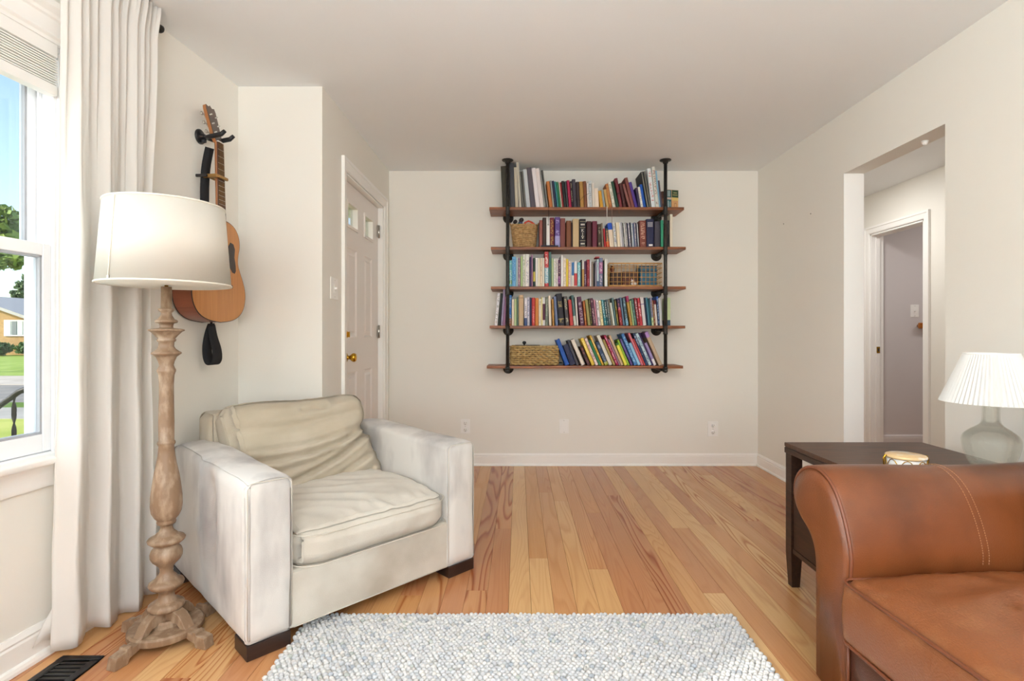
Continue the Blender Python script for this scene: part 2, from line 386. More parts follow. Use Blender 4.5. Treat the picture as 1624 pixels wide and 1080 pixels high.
# ---- floor: fir boards, each its own piece
fl = MB().box(-2.1, XR + .0, YREAR, YB, -.09, -.022).build('floor', mat('subfloor', '3A2414', .9)); structure(fl)
rng = random.Random(11)
pw = .0905; tints = ['C8945F', 'C48E5F', 'BE875C', 'CC9A66', 'C48C5C', 'BC845A', 'C89262', 'CF9E69', 'C99767']
light = ['D6AA74', 'D3A671', 'D9AF7B']
x = -2.03; row = 0
LIGHT_ROWS = {}
mesh_cache = {}
while x < XR - .001:
    x1 = min(x + pw, XR)
    y = YREAR + rng.uniform(-1.6, 0)
    while y < YB:
        L = rng.uniform(1.5, 3.4); a, b_ = max(y, YREAR), min(y + L, YB)
        if b_ - a > .25 or b_ >= YB:
            if YB - b_ < .3: b_ = YB
            if b_ - a > .02:
                k = (round(b_ - a, 1), round(x1 - x, 3))
                key = (round(b_ - a, 4), round(x1 - x, 4))
                me = mesh_cache.get(key)
                o = MB().box(.0004, x1 - x - .0004, .0006, b_ - a - .0006, -.0215, 0).build('plank', M['plank'], fl, bevel=.0007, seg=1)
                o.location = (x, a, 0)
                xc = (x + x1) / 2
                lt = rng.random() < .13; bold = rng.random() < .22
                o.color = (*s2l(rng.choice(light if lt else tints)), 1)
                o['rings'] = rng.choice([10.0, 14.0, 22.0, 30.0]); o['grain'] = rng.uniform(.7, 1.0) if bold else rng.uniform(.10, .34)
                if lt: o['rings'] = rng.choice([18.0, 26.0])
            y = b_
            if b_ >= YB: break
        else: y = b_
    x = x1; row += 1

# ---- ceiling
structure(MB().box(-2.1, 5.2, YREAR, 6.2, CEIL, CEIL + .1).build('ceiling', M['ceiling']))
# ---- walls
structure(MB().box(XD - .14, 2.13, YB, YB + .14, 0, CEIL).build('wall_back', M['wall']))
# entry wall with the door opening (y 3.30 - 4.235, z to 2.10)
DY0, DY1, DZ = 3.30, 4.235, 2.10
w = MB(); w.box(XD - .14, XD, YF, DY0, 0, CEIL); w.box(XD - .14, XD, DY1, YB, 0, CEIL); w.box(XD - .14, XD, DY0, DY1, DZ, CEIL)
structure(w.build('wall_entry', M['wall']))
structure(MB().box(-1.68, XD - .14 + .0, YF, YF + .14, 0, CEIL).build('wall_front_return', M['wall']))
# right wall with the hall opening
HY0, HY1, HZ = 2.478, 3.25, 2.066
w = MB(); w.box(XR, XR + .123, YREAR, HY0, 0, CEIL); w.box(XR, XR + .123, HY1, YB, 0, CEIL); w.box(XR, XR + .123, HY0, HY1, HZ, CEIL)
structure(w.build('wall_right', M['wall']))
j = MB(); j.box(XR + .0005, XR + .1225, HY1 - .0015, HY1 - .0002, 0, HZ)
structure(j.build('trim_1', M['trim']))
# rear wall, with a window added behind the camera to let light in
w = MB(); w.box(-2.3, -1.2, YREAR - .12, YREAR, 0, CEIL); w.box(1.8, XR + .13, YREAR - .12, YREAR, 0, CEIL)
w.box(-1.2, 1.8, YREAR - .12, YREAR, 0, .65); w.box(-1.2, 1.8, YREAR - .12, YREAR, 2.2, CEIL)
structure(w.build('wall_rear', M['wall']))
f = MB(); 
for xx in (-1.2, -.22, .78, 1.74): f.box(xx, xx + .06, YREAR - .1, YREAR - .03, .65, 2.2)
for zz in (.65, 1.38, 2.14): f.box(-1.2, 1.8, YREAR - .1, YREAR - .03, zz, zz + .06)
o = f.build('window_3', M['trim'], bevel=.003); structure(o)
MB().box(-1.2, 1.8, YREAR - .07, YREAR - .065, .68, 2.18).build('pane', M['glass'], o)

# window wall (local frame): openings A (v -1.05..-1.98) and B (v -2.93..-3.75)
AZ0, AZ1 = .66, 2.09
A0, A1, B0, B1 = -1.97, -1.038, -3.84, -3.02
w = MB()
w.box(-.12, 0, A1, .02, 0, CEIL); w.box(-.12, 0, B1, A0, 0, CEIL); w.box(-.12, 0, -5.6, B0, 0, CEIL)
for a, b_ in ((A0, A1), (B0, B1)):
    w.box(-.12, 0, a, b_, 0, AZ0); w.box(-.12, 0, a, b_, AZ1, CEIL)
structure(wall_frame(w.build('wall_left', M['wall'])))
cp = [(0, 2.385), (.012, 2.40), (.03, 2.42), (.06, 2.434), (.10, 2.44), (0, 2.44)]

def window(idx, v0, v1, blind=True):
    W = wall_frame(empty('window_%d' % idx)); W['kind'] = 'structure'
    V = M['vinyl']
    # jamb liner
    j = MB(); j.box(-.125, .0, v1 - .006, v1, AZ0, AZ1); j.box(-.125, 0, v0, v0 + .006, AZ0, AZ1)
    j.box(-.125, 0, v0, v1, AZ1 - .02, AZ1); j.box(-.16, -.01, v0, v1, AZ0, AZ0 + .02)
    for vv in (v1 - .018, v0 + .006): j.box(-.072, -.064, vv, vv + .012, AZ0, AZ1)
    for vv in (v1 - .018, v0 + .006): j.box(-.018, -.008, vv, vv + .012, AZ0, AZ1)
    j.build('jamb', V, W, bevel=.002)
    # exterior frame seen through the glass
    e = MB(); e.box(-.14, -.121, v1, v1 + .08, AZ0 - .02, AZ1 + .02); e.box(-.14, -.121, v0 - .08, v0, AZ0 - .02, AZ1 + .02)
    e.box(-.14, -.121, v0, v1, AZ1, AZ1 + .08); e.box(-.16, -.121, v0 - .08, v1 + .08, AZ0 - .05, AZ0 + .01)
    e.build('exterior_frame', V, W, bevel=.003)
    def sash(n0, n1, z0, z1, name, bot):
        a, b_ = v0 + .007, v1 - .007; st = .037
        f = MB(); f.box(n0, n1, b_ - st, b_, z0, z1); f.box(n0, n1, a, a + st, z0, z1)
        s = f.build(name, V, W, bevel=.003)
        MB().box(n0, n1, a + st, b_ - st, z0, z0 + bot).build('bottom_rail', V, s, bevel=.003)
        MB().box(n0, n1, a + st, b_ - st, z1 - .042, z1).build('top_rail', V, s, bevel=.003)
        g = MB(); m_ = (n0 + n1) / 2
        for (c0, c1, d0, d1) in ((b_ - st - .008, b_ - st, z0 + bot, z1 - .042), (a + st, a + st + .008, z0 + bot, z1 - .042)):
            g.box(n0 + .004, n1 - .004, c0, c1, d0, d1)
        for (d0, d1) in ((z0 + bot, z0 + bot + .008), (z1 - .050, z1 - .042)): g.box(n0 + .004, n1 - .004, a + st, b_ - st, d0, d1)
        g.build('glazing_bead', M['vinyl_grey'], s)
        MB().box(m_ - .002, m_ + .002, a + st, b_ - st, z0 + bot, z1 - .042).build('pane', M['glass'], s)
    sash(-.052, -.020, AZ0 + .022, 1.400, 'lower_sash', .062)
    sash(-.104, -.076, 1.362, AZ1 - .02, 'upper_sash', .040)
    k = MB(); k.box(-.05, -.02, (v0 + v1) / 2 - .03, (v0 + v1) / 2 + .03, 1.400, 1.415); k.build('sash_lock', V, W, bevel=.003)
    # inside casing, stool, apron
    cs = MB()
    for s_, vv in ((1, v1), (-1, v0)):
        a, b_ = (vv, vv + .085) if s_ > 0 else (vv - .085, vv)
        cs.box(0, .016, a, b_, AZ0, AZ1 + .0); cs.box(.016, .024, (b_ - .022) if s_ > 0 else a, b_ if s_ > 0 else (a + .022), AZ0, AZ1)
    cs.build('side_casing', M['trim'], W, bevel=.003)
    h = MB(); h.prism([(0, AZ1), (.016, AZ1), (.016, AZ1 + .012), (.026, AZ1 + .02), (.02, AZ1 + .03), (.02, AZ1 + .075), (.028, AZ1 + .08), (.030, AZ1 + .09), (.05, AZ1 + .105), (.052, AZ1 + .125), (0, AZ1 + .125)], v0 - .10, v1 + .10, 'y')
    h.build('head_casing', M['trim'], W, bevel=.002)
    st = MB(); st.prism([(-.12, AZ0 - .012), (.045, AZ0 - .012), (.050, AZ0 - .004), (.050, AZ0 + .008), (.045, AZ0 + .014), (-.12, AZ0 + .014)], v0 - .07, v1 + .07, 'y')
    st.build('stool', M['trim'], W, bevel=.002)
    ap = MB(); ap.prism([(0, AZ0 - .092), (.012, AZ0 - .092), (.016, AZ0 - .075), (.014, AZ0 - .05), (.024, AZ0 - .03), (.030, AZ0 - .012), (0, AZ0 - .012)], v0 - .07, v1 + .07, 'y')
    ap.build('apron', M['trim'], W, bevel=.0015)
    if blind:
        B = wall_frame(empty('window_blind'))
        tag(B, 'white slatted blind pulled up in a stack at the head of the window', 'blind')
        a, b_ = v0 + .022, v1 - .022
        MB().box(-.02, .014, a, b_, 2.045, 2.09).build('head_rail', M['trim'], B, bevel=.003)
        MB().box(-.022, .014, a, b_, 1.912, 1.948).build('bottom_rail', M['trim'], B, bevel=.004)
        r_ = random.Random(3); n_ = 11; base = None
        for i in range(n_):
            z = 1.950 + i * (2.043 - 1.950) / n_
            if base is None:
                base = MB().prism([(-.020, 0), (-.003, .0012), (.012, 0), (.013, .0034), (-.003, .005), (-.020, .0034)], a, b_, 'y').build('slat', M['slat'], B)
                o = base
            else: o = base.copy(); C.objects.link(o); o.parent = B
            o.location = (r_.uniform(-.0015, .0015), r_.uniform(-.001, .001), z)
    return W
M['vinyl_grey'] = mat('grey_gasket', 'A9ABB0', .6)
M['slat'] = mat('blind_slat', 'F4F3EF', .5)
window(1, A0, A1); window(2, B0, B1, blind=False)

# ---- baseboards
def base_prof(h=.10, t=.014):
    return [(0, 0), (t, 0), (t, h * .72), (t * .75, h * .78), (t * .9, h * .84), (t * .35, h), (0, h)]
def shoe(): return [(.014, 0), (.030, 0), (.029, .008), (.024, .015), (.014, .018)]
b_ = MB(); b_.prism([(YB - p[0], p[1]) for p in base_prof()], XD, XR, 'x'); b_.prism([(YB - p[0] * .8, p[1]) for p in shoe()], XD, XR, 'x')
structure(b_.build('baseboard_back', M['trim']))
b_ = MB(); b_.prism([(XR - p[0], p[1]) for p in base_prof()], HY1, YB, 'y'); b_.prism([(XR - p[0] * .8, p[1]) for p in shoe()], HY1, YB, 'y')
b_.prism([(XR - p[0], p[1]) for p in base_prof()], YREAR, HY0, 'y')
structure(b_.build('baseboard_right', M['trim']))
b_ = MB(); b_.prism([(p[0], p[1]) for p in base_prof(.115)], -5.5, 0, 'y'); b_.prism([(p[0], p[1] * 1.3) for p in shoe()], -5.5, 0, 'y')
structure(wall_frame(b_.build('baseboard_left', M['trim'])))
b_ = MB(); b_.prism([(XD + p[0], p[1]) for p in base_prof()], YF, DY0 - .07, 'y'); b_.prism([(XD + p[0], p[1]) for p in base_prof()], DY1 + .07, YB, 'y')
structure(b_.build('baseboard_entry', M['trim']))
b_ = MB(); b_.prism([(YF - p[0], p[1]) for p in base_prof()], -1.53, XD, 'x'); structure(b_.build('baseboard_return', M['trim']))

# ---- entry door (opens outwards-in, faces +x)
D = empty('door_1', (XD, DY0, 0)); D['kind'] = 'structure'
DW = DY1 - DY0
fx0, fx1 = -.085, -.040       # door leaf thickness range in local x (0 = wall face)
j = MB(); j.box(-.14, .0, 0, .016, 0, DZ); j.box(-.14, 0, DW - .016, DW, 0, DZ); j.box(-.14, 0, 0, DW, DZ - .016, DZ)
j.build('door_jamb', M['trim'], D, bevel=.002)
def casing(v0, v1, ztop, cw, parent, side):
    """mitred casing around an opening in a wall facing x*side"""
    prof = [(0, 0), (cw, 0), (cw, .020), (cw - .018, .020), (cw - .022, .015), (.010, .011), (.004, .008), (0, .0)]
    c = MB(); s = side
    for (lo, sg) in ((v0, -1), (v1, 1)):
        vs = []
        for (p, t) in prof: vs.append((s * t, lo + sg * p, 0))
        for (p, t) in prof: vs.append((s * t, lo + sg * p, ztop + p))
        n_ = len(prof); c.add(vs, [(i, (i + 1) % n_, n_ + (i + 1) % n_, n_ + i) for i in range(n_)])
    vs = [(s * t, v0 - p, ztop + p) for (p, t) in prof] + [(s * t, v1 + p, ztop + p) for (p, t) in prof]
    n_ = len(prof); c.add(vs, [(i, (i + 1) % n_, n_ + (i + 1) % n_, n_ + i) for i in range(n_)])
    return c.build('door_casing', M['trim'], parent)
casing(.0, DW, DZ, .072, D, 1)
# leaf: stiles and rails as a grid around openings
cols = [(.155, .365), (.545, .745)]
lz = [(1.800, 1.945)]; tp = (1.065, 1.655); bp = (.25, .835)
y0, y1, z0, z1 = .018, DW - .018, .012, DZ - .02
ys = [y0, cols[0][0], cols[0][1], cols[1][0], cols[1][1], y1]; zs = [z0, bp[0], bp[1], tp[0], tp[1], lz[0][0], lz[0][1], z1]
leaf = MB()
for i in range(5):
    for k in range(7):
        if i in (1, 3) and k in (1, 3, 5): continue
        leaf.box(fx0, fx1, ys[i], ys[i + 1], zs[k], zs[k + 1])
leaf_o = leaf.build('door_leaf', M['door'], D)
for (a, b2) in cols:
    for (c0, c1) in (bp, tp):
        p = MB(); q = .028
        # recessed field with a raised centre panel
        v = []
        rings = [(0, fx1), (.012, fx1 - .009), (.030, fx1 - .009), (.046, fx1 - .002)]
        for (d, xx) in rings: v += [(xx, a + d, c0 + d), (xx, b2 - d, c0 + d), (xx, b2 - d, c1 - d), (xx, a + d, c1 - d)]
        fcs = []
        for r_ in range(3):
            for i in range(4): fcs.append((r_ * 4 + i, r_ * 4 + (i + 1) % 4, r_ * 4 + 4 + (i + 1) % 4, r_ * 4 + 4 + i))
        fcs.append((12, 13, 14, 15)); p.add(v, fcs)
        p.box(fx0, fx1 - .012, a, b2, c0, c1)
        p.build('door_panel', M['door'], D)
    c0, c1 = lz[0]
    m_ = MB()
    for (aa, bb, cc, dd) in ((a - .016, a + .004, c0 - .016, c1 + .016), (b2 - .004, b2 + .016, c0 - .016, c1 + .016), (a, b2, c0 - .016, c0 + .004), (a, b2, c1 - .004, c1 + .016)):
        m_.box(fx1 - .03, fx1 + .009, aa, bb, cc, dd)
    lt = m_.build('glazed_light', M['door'], D, bevel=.003)
    MB().box(fx1 - .028, fx1 - .024, a, b2, c0, c1).build('pane', M['glass'], lt)
# knob, deadbolt, hinges
kb = MB(); kz = .937; ky = .12
kb.lathe([(.033, 0), (.033, .004), (.028, .010), (.013, .014), (.012, .030), (.018, .036), (.027, .048), (.029, .058), (.024, .068), (.010, .072), (.0001, .073)], 24, (0, 0, 0), axis='x')
o = kb.build('door_knob', M['brass'], D); o.location = (fx1, ky, kz); o['label'] = 'polished brass knob'
db = MB(); db.lathe([(.030, 0), (.030, .005), (.024, .012), (.014, .014), (.0001, .016)], 24, axis='x'); db.box(.010, .030, -.005, .005, -.018, .018)
o = db.build('deadbolt', M['brass'], D, bevel=.002); o.location = (fx1, ky, 1.085); o['label'] = 'brass thumb-turn deadbolt'
for z in (1.897, 1.107, .30):
    h = MB(); h.tube([(0, 0, -.05), (0, 0, .05)], .007, 10); h.box(-.004, -.001, -.034, 0, -.048, .048); h.box(-.003, .001, 0, .03, -.048, .048)
    o = h.build('hinge', M['nickel'], D); o.location = (-.031, DW - .02, z)

# ---- hall beyond the right-hand opening
HX = 3.42
w = MB(); oy0, oy1, oz = 4.49, 5.18, 2.055
w.box(HX, HX + .12, 1.0, oy0, 0, CEIL); w.box(HX, HX + .12, oy1, 6.2, 0, CEIL); w.box(HX, HX + .12, oy0, oy1, oz, CEIL)
structure(w.build('wall_hall', M['wall']))
structure(MB().box(2.108, HX, 6.1, 6.2, 0, CEIL).build('wall_hall_end', M['wall']))
structure(MB().box(2.108, HX, .9, 1.0, 0, CEIL).build('wall_hall_near', M['wall']))
structure(MB().box(XR + .0, 5.2, .9, 6.2, -.05, -.004).build('floor_hall', mat('hall_floor', 'A97D55', .5, var='94683F', vs=4, stretch=(10, 1, 1))))
structure(MB().box(XR, 2.13, YB + .14, 6.2, 0, CEIL).build('wall_hall_left', M['wall']))
structure(MB().box(HX + .12, 5.2, oy1 + .005, oy1 + .1, 0, CEIL).build('wall_far_room', M['grey_wall']))
structure(MB().box(5.1, 5.2, 3.0, oy1, 0, CEIL).build('wall_far_side', M['grey_wall']))
structure(MB().box(HX + .12, 5.2, 2.9, 3.0, 0, CEIL).build('wall_far_near', M['grey_wall']))
b_ = MB(); b_.prism([(oy1 + .005 - p[0], p[1]) for p in base_prof(.11)], HX + .12, 5.1, 'x'); structure(b_.build('baseboard_far_room', mat('grey_trim', 'D5CFCD', .5)))
b_ = MB(); b_.prism([(HX - p[0], p[1]) for p in base_prof()], 1.0, oy0 - .07, 'y'); structure(b_.build('baseboard_hall', M['trim']))
D2 = empty('door_2', (HX, 0, 0)); D2['kind'] = 'structure'
casing(oy0, oy1, oz, .07, D2, -1)
j = MB(); j.box(0, .12, oy0, oy0 + .016, 0, oz); j.box(0, .12, oy1 - .016, oy1, 0, oz); j.box(0, .12, oy0, oy1, oz - .016, oz)
j.box(.04, .08, oy1 - .028, oy1 - .016, 0, oz); j.build('door_jamb', M['trim'], D2, bevel=.002)
s = MB(); s.box(.045, .075, oy1 - .031, oy1 - .0285, .905, .965); s.build('strike_plate', M['brass'], D2)
MB().box(.055, .068, oy1 - .0325, oy1 - .0312, .92, .95).build('latch_hole', M['slot'], D2)
# light switch and wooden peg rail in the far room
def plate(name, label, cat, loc, rz, kind='outlet', w_=.072, h_=.117, group=None):
    """wall plate, local: faces -y, origin at its centre on the wall"""
    P = empty(name, loc, rz)
    tag(P, label, cat, group)
    MB().box(-w_ / 2, w_ / 2, -.005, 0, -h_ / 2, h_ / 2).build('cover_plate', M['plate'], P, bevel=.002)
    if kind == 'outlet':
        for z in (.028, -.028) if w_ > .05 else ():
            o = MB().lathe([(.0165, 0), (.0165, .002)], 20, axis='y').build('receptacle', M['plate'], P); o.location = (0, -.0068, z)
            s = MB(); s.box(-.0072, -.0050, -.0085, -.0068, z - .002, z + .008); s.box(.0050, .0072, -.0085, -.0068, z - .002, z + .008); s.box(-.002, .002, -.0085, -.0068, z - .012, z - .007)
            s.build('slots', M['slot'], P)
    elif kind == 'switch':
        MB().box(-.012, .012, -.0065, -.004, -.024, .024).build('switch_bezel', M['plate'], P, bevel=.001)
        t = MB(); t.box(-.005, .005, -.020, -.005, -.004, .008); t.build('toggle', M['plate'], P, bevel=.001)
    elif kind == 'blank':
        MB().box(-.020, .020, -.0075, -.004, -.036, .036).build('insert', M['plate'], P, bevel=.001)
    for z in ((0,) if kind == 'outlet' else (.048, -.048)):
        sc_ = MB().lathe([(.003, 0), (.003, .0015), (.0001, .002)], 10, axis='y'); o = sc_.build('screw', M['nickel'], P); o.location = (0, -.0068, z)
    return P
plate('wall_outlet', 'white wall outlet on the back wall just behind the armchair arm', 'outlet', ((738 - 822) / 191.4, YB, .324), 0, w_=.078)
plate('blank_wall_plate', 'white wall plate without sockets, low on the back wall under the bookshelf', 'wall plate', ((894.5 - 822) / 191.4, YB, .324), 0, 'blank', w_=.078)
plate('wall_outlet', 'white wall outlet on the back wall, near the right corner', 'outlet', ((1130.5 - 822) / 191.4, YB, .303), 0, w_=.085, h_=.125)
plate('light_switch', 'white light switch on the wall beside the front door', 'switch', (XD, 3.095, 1.352), R(90), 'switch', w_=.125, h_=.125)
plate('light_switch', 'pale light switch on the grey wall seen through the hall doorway', 'switch', ((1451 - 822) / 845 * 5.18, oy1 + .005, 1.087 + 37 / 845 * 5.18), 0, 'switch', w_=.08, h_=.12)
pr = empty('wooden_wall_bracket', (3.86, oy1 + .005, 1.087 + 13.5 / 845 * 5.18)); tag(pr, 'orange wooden rail end on the grey wall through the hall doorway', 'rail')
MB().box(-.0, .35, -.06, -.035, -.028, .028).build('rail', mat('orange_pine', 'B06A22', .4, var='8E4F15', vs=10, stretch=(2, 10, 10)), pr, bevel=.008)
MB().lathe([(.024, 0), (.018, .01), (.012, .036)], 16, (.03, -.036, 0), axis='y').build('peg', mat('dark_pine', '8A5018', .5), pr)
# tiny fixings on the right wall and header
for (px, py, lab) in ((1243, 355, 'tiny nail in the right-hand wall, nearer the back corner'), (1286, 339, 'tiny nail in the right-hand wall, nearer the hall opening')):
    Y = XR * 845 / (px - 822); z = 1.087 + (530 - py) / 845 * Y
    tag(MB().lathe([(.0045, 0), (.0045, .003), (.0001, .004)], 10, (XR - .003, Y, z), axis='x').build('nail', mat('nail_grey', '8E8880', .5)), lab, 'nail')
tag(MB().lathe([(.0001, -.022), (.010, -.020), (.014, -.012), (.016, 0)], 16, (2.06, 2.70, HZ)).build('door_contact', M['plate']), 'small round white knob under the hall opening header', 'sensor')

# ---- floor register
V = empty('floor_register', (-1.533, 1.50, 0)); V.rotation_euler = (0, 0, 0)
tag(V, 'black metal floor register beside the baseboard in front of the lamp', 'vent')
mreg = mat('black_register', '17171A', .35, .4)
f = MB(); f.box(0, .14, 0, .028, 0, .006); f.box(0, .14, .267, .295, 0, .006); f.box(0, .026, .028, .267, 0, .006); f.box(.114, .14, .028, .267, 0, .006)
f.build('register_frame', mreg, V, bevel=.002)
MB().box(.026, .114, .028, .267, .0002, .001).build('damper', M['slot'], V)
o0 = None
for i in range(12):
    y = .034 + i * .0199
    if o0 is None: o0 = MB().box(.026, .114, -.004, .004, .001, .0052).build('louver', mreg, V); o = o0
    else: o = o0.copy(); C.objects.link(o); o.parent = V
    o.location = (0, y, 0)
# ================================================================= ARMCHAIR
def smooth_step(a, b, x):
    t = max(0, min(1, (x - a) / (b - a))); return t * t * (3 - 2 * t)
AC = empty('armchair', (-.898, 1.756, 0), math.atan2(.717, .697))
tag(AC, 'wide cream canvas armchair with square arms, worn grey, on dark block feet', 'armchair')
ZB = .05
def soft(v, f, amp=.004, sc_=6, seed=0, wr=0):
    o = []
    for p in v:
        p = Vector(p); n1 = fbm(p.x * sc_ + seed, p.y * sc_, p.z * sc_); n2 = fbm(p.x * sc_ + 9, p.y * sc_ + seed, p.z * sc_)
        o.append(p + Vector((n1 * amp, n2 * amp, fbm(p.x * sc_, p.y * sc_ + 5, p.z * sc_ + seed) * amp)))
    return o, f
for side in (0, 1):
    x0, x1 = (0, .158) if side == 0 else (.842, 1.0)
    v, f = rbox(x0, x1, 0, .92, ZB, .590, r=.016, step=.03)
    g = []
    for p in v:
        p = Vector(p)
        # upholstery: top slightly domed, outer wall with a vertical slack fold, back end drooping
        top = smooth_step(.5, .59, p.z)
        u = (p.x - x0) / .158
        p.z += top * (.012 * math.sin(math.pi * max(0, min(1, u))) - .006 * smooth_step(.0, .05, .05 - p.y) - .022 * smooth_step(.80, .92, p.y) + .014 * smooth_step(.15, .75, p.y))
        if side == 0 and u < .5:
            k = math.exp(-((p.y - .33 - .10 * (p.z - .3)) / .028) ** 2) * smooth_step(.12, .30, p.z) * (1 - smooth_step(.50, .58, p.z))
            p.x += .022 * k - .012 * math.exp(-((p.y - .42 - .1 * (p.z - .3)) / .05) ** 2) * smooth_step(.1, .3, p.z)
        p.x += (u - .5) * .012 * math.sin(math.pi * max(0, min(1, (p.z - ZB) / .53))) * math.sin(math.pi * min(1, p.y / .9))
        g.append(p)
    g, f = soft(g, f, .0035, 5, side * 4)
    a = MB().add(g, f, True).build('arm', M['canvas_arm'], AC)
    # seams round the front face and along the top
    s = MB(); e = .006
    loop = [(x0 + e, .004, ZB + .02), (x0 + e, .003, .57), (x0 + .02, .004, .588), (x1 - .02, .004, .588), (x1 - e, .003, .57), (x1 - e, .004, ZB + .02)]
    s.tube(loop, .0017, 6)
    s.build('arm_seam', M['piping'], a)
v, f = rbox(.145, .855, .010, .88, ZB, .250, r=.008, step=.05)
v, f = soft(v, f, .003, 4, 3); base = MB().add(v, f, True).build('seat_base', M['canvas'], AC)
s = MB(); s.tube([(.16, .006, ZB + .006), (.84, .006, ZB + .006)], .0018, 6); s.build('base_seam', M['piping'], base)
v, f = rbox(.105, .80, .74, .92, ZB + .02, .728, r=.03, step=.05)
v, f = soft(v, f, .006, 4, 8)
MB().add(v, f, True).build('back_frame', M['canvas_cushion'], AC)
# seat cushion: puffed, wrinkled toward the front edge
v, f = rbox(.166, .846, -.022, .70, .252, .385, r=.035, step=.0125, rs=4)
g = []
for p in v:
    p = Vector(p); ux = (p.x - .506) / .34; uy = (p.y - .34) / .36
    crown = max(0, 1 - ux ** 4) * max(0, 1 - abs(uy) ** 3)
    t = smooth_step(.30, .38, p.z)
    p.z += t * (.040 * crown ** .6)
    # front-edge droop and puckers above the front seam
    p.z -= t * .012 * smooth_step(-.2, -1, uy)
    pk = math.exp(-((p.y - .05) / .06) ** 2) * t * smooth_step(-.9, .2, ux)
    p.z += pk * .0065 * math.sin(p.x * 95 + 3 * fbm(p.x * 8, p.y * 8, 2)) * (.5 + .5 * fbm(p.x * 7, 3, 1))
    dg = noise.noise(Vector((p.x * 7 + p.y * 9, p.x * 2.2 - p.y * 3, 4)))
    p.z += t * .010 * (1 - abs(dg) * 2.6) * .6
    p.y -= (1 - t) * 0 + .010 * math.exp(-((p.z - .33) / .05) ** 2) * (1 if uy < -.9 else 0) * (1 - ux * ux)
    w = smooth_step(.9, 1.0, -uy)
    if uy < 0: p.y += .050 * smooth_step(.62, 1.02, abs(ux)) ** 1.6 * smooth_step(.3, 1.0, -uy)
    p.z -= t * .010 * smooth_step(.8, 1, abs(ux))
    p.y += w * .004 * fbm(p.x * 14, p.z * 22, 5)
    g.append(p)
sc_o = MB().add(g, f, True).build('seat_cushion', M['canvas'], AC, sub=0)
def rr_loop(x0, x1, y0, y1, z, r=.05, n=6, droop=None):
    pts = []
    for (cx, cy, a0) in ((x1 - r, y1 - r, 0), (x0 + r, y1 - r, 90), (x0 + r, y0 + r, 180), (x1 - r, y0 + r, 270)):
        for k in range(n + 1):
            a = R(a0 + 90 * k / n); pts.append((cx + r * math.cos(a), cy + r * math.sin(a), z))
    return pts
s = MB(); s.tube(rr_loop(.166, .846, -.031, .69, .262, .085), .0022, 6, closed=True)
s.tube([(p[0], p[1] + .002, p[2] + (.010 * math.sin(3 * p[0] * 3))) for p in rr_loop(.170, .842, -.026, .69, .358, .085)], .0018, 6, closed=True)
s.build('cushion_welt', M['piping'], sc_o)
# back cushion with long drag folds
fd = [([(1.0, .56), (.86, .47), (.66, .33), (.50, .25), (.30, .17), (.08, .10)], .030, .024),
      ([(1.0, .62), (.88, .57), (.70, .48), (.50, .42), (.25, .40), (.02, .42)], .028, .020),
      ([(1.0, .66), (.85, .60), (.62, .545), (.35, .50), (.08, .52)], .022, .011),
      ([(.98, .36), (.80, .24), (.62, .13), (.40, .05)], .030, .016),
      ([(.97, .22), (.85, .13), (.70, .05)], .024, .010),
      ([(.95, .93), (.80, .91), (.60, .86), (.45, .85)], .018, .012),
      ([(.03, .30), (.25, .28), (.5, .33), (.7, .43)], .03, .010),
      ([(.05, .72), (.3, .70), (.6, .74), (.9, .80)], .05, .007)]
def dist_poly(u, w, pl):
    best = 9
    for (a, b_) in zip(pl[:-1], pl[1:]):
        dx, dy = (b_[0] - a[0]) * 1.6, b_[1] - a[1]; px, py = (u - a[0]) * 1.6, w - a[1]
        t = max(0, min(1, (px * dx + py * dy) / (dx * dx + dy * dy)))
        d = math.hypot(px - dx * t, py - dy * t)
        s_ = (dx * py - dy * px)
        if d < abs(best): best = d if s_ > 0 else -d
    return best
bx0, bx1, bz0, bz1 = -.005, .650, -.02, .447     # local cushion plane
v, f = rbox(bx0, bx1, 0, .17, bz0, bz1, r=.05, step=.011, rs=5)
BC_tilt = R(-18)
g = []
for p in v:
    p = Vector(p); u = (p.x - bx0) / (bx1 - bx0); w = (p.z - bz0) / (bz1 - bz0); front = 1 - smooth_step(.0, .10, p.y)
    puff = max(0, 1 - (2 * u - 1) ** 4) * max(0, 1 - (2 * w - 1) ** 4)
    dy = -.045 * puff * front + .02 * puff * (1 - front)
    for (pl, wd, dp) in fd:
        d = dist_poly(u, w, pl)
        dp *= 2.1; wd *= .8; dy += front * dp * math.exp(-(d / wd) ** 2) - front * dp * .45 * math.exp(-((d - wd * 1.7) / (wd * 1.3)) ** 2)
    dy += front * .004 * fbm(u * 9, w * 14, 1)
    # outline: right side pinched at 60 %, lower corner pulled out; left side higher than wide
    p.x += smooth_step(.6, 1, u) * (-.030 * math.exp(-((w - .62) / .10) ** 2) + .050 * smooth_step(.5, .0, w) - .018 * smooth_step(.6, 1, w))
    p.x -= smooth_step(.4, 0, u) * (.03 * smooth_step(.3, 1, w))
    p.z += smooth_step(.6, 1, w) * (.012 * math.sin(u * 9) * .5 - .010 * (2 * u - 1) ** 2 + .004 * fbm(u * 8, 2, 2))
    p.y += dy
    q = Matrix.Rotation(BC_tilt, 3, 'X') @ Vector((p.x, p.y, p.z))
    g.append(q + Vector((.155, .505, .365)))
MB().add(g, f, True).build('back_cushion', M['canvas_cushion'], AC)
for (x0, x1, y0, y1) in ((.004, .150, .004, .12), (.850, .996, .004, .12), (.004, .150, .80, .915), (.850, .996, .80, .915)):
    MB().box(x0, x1, y0, y1, 0, ZB).build('foot', M['dark_foot'], AC, bevel=.002)

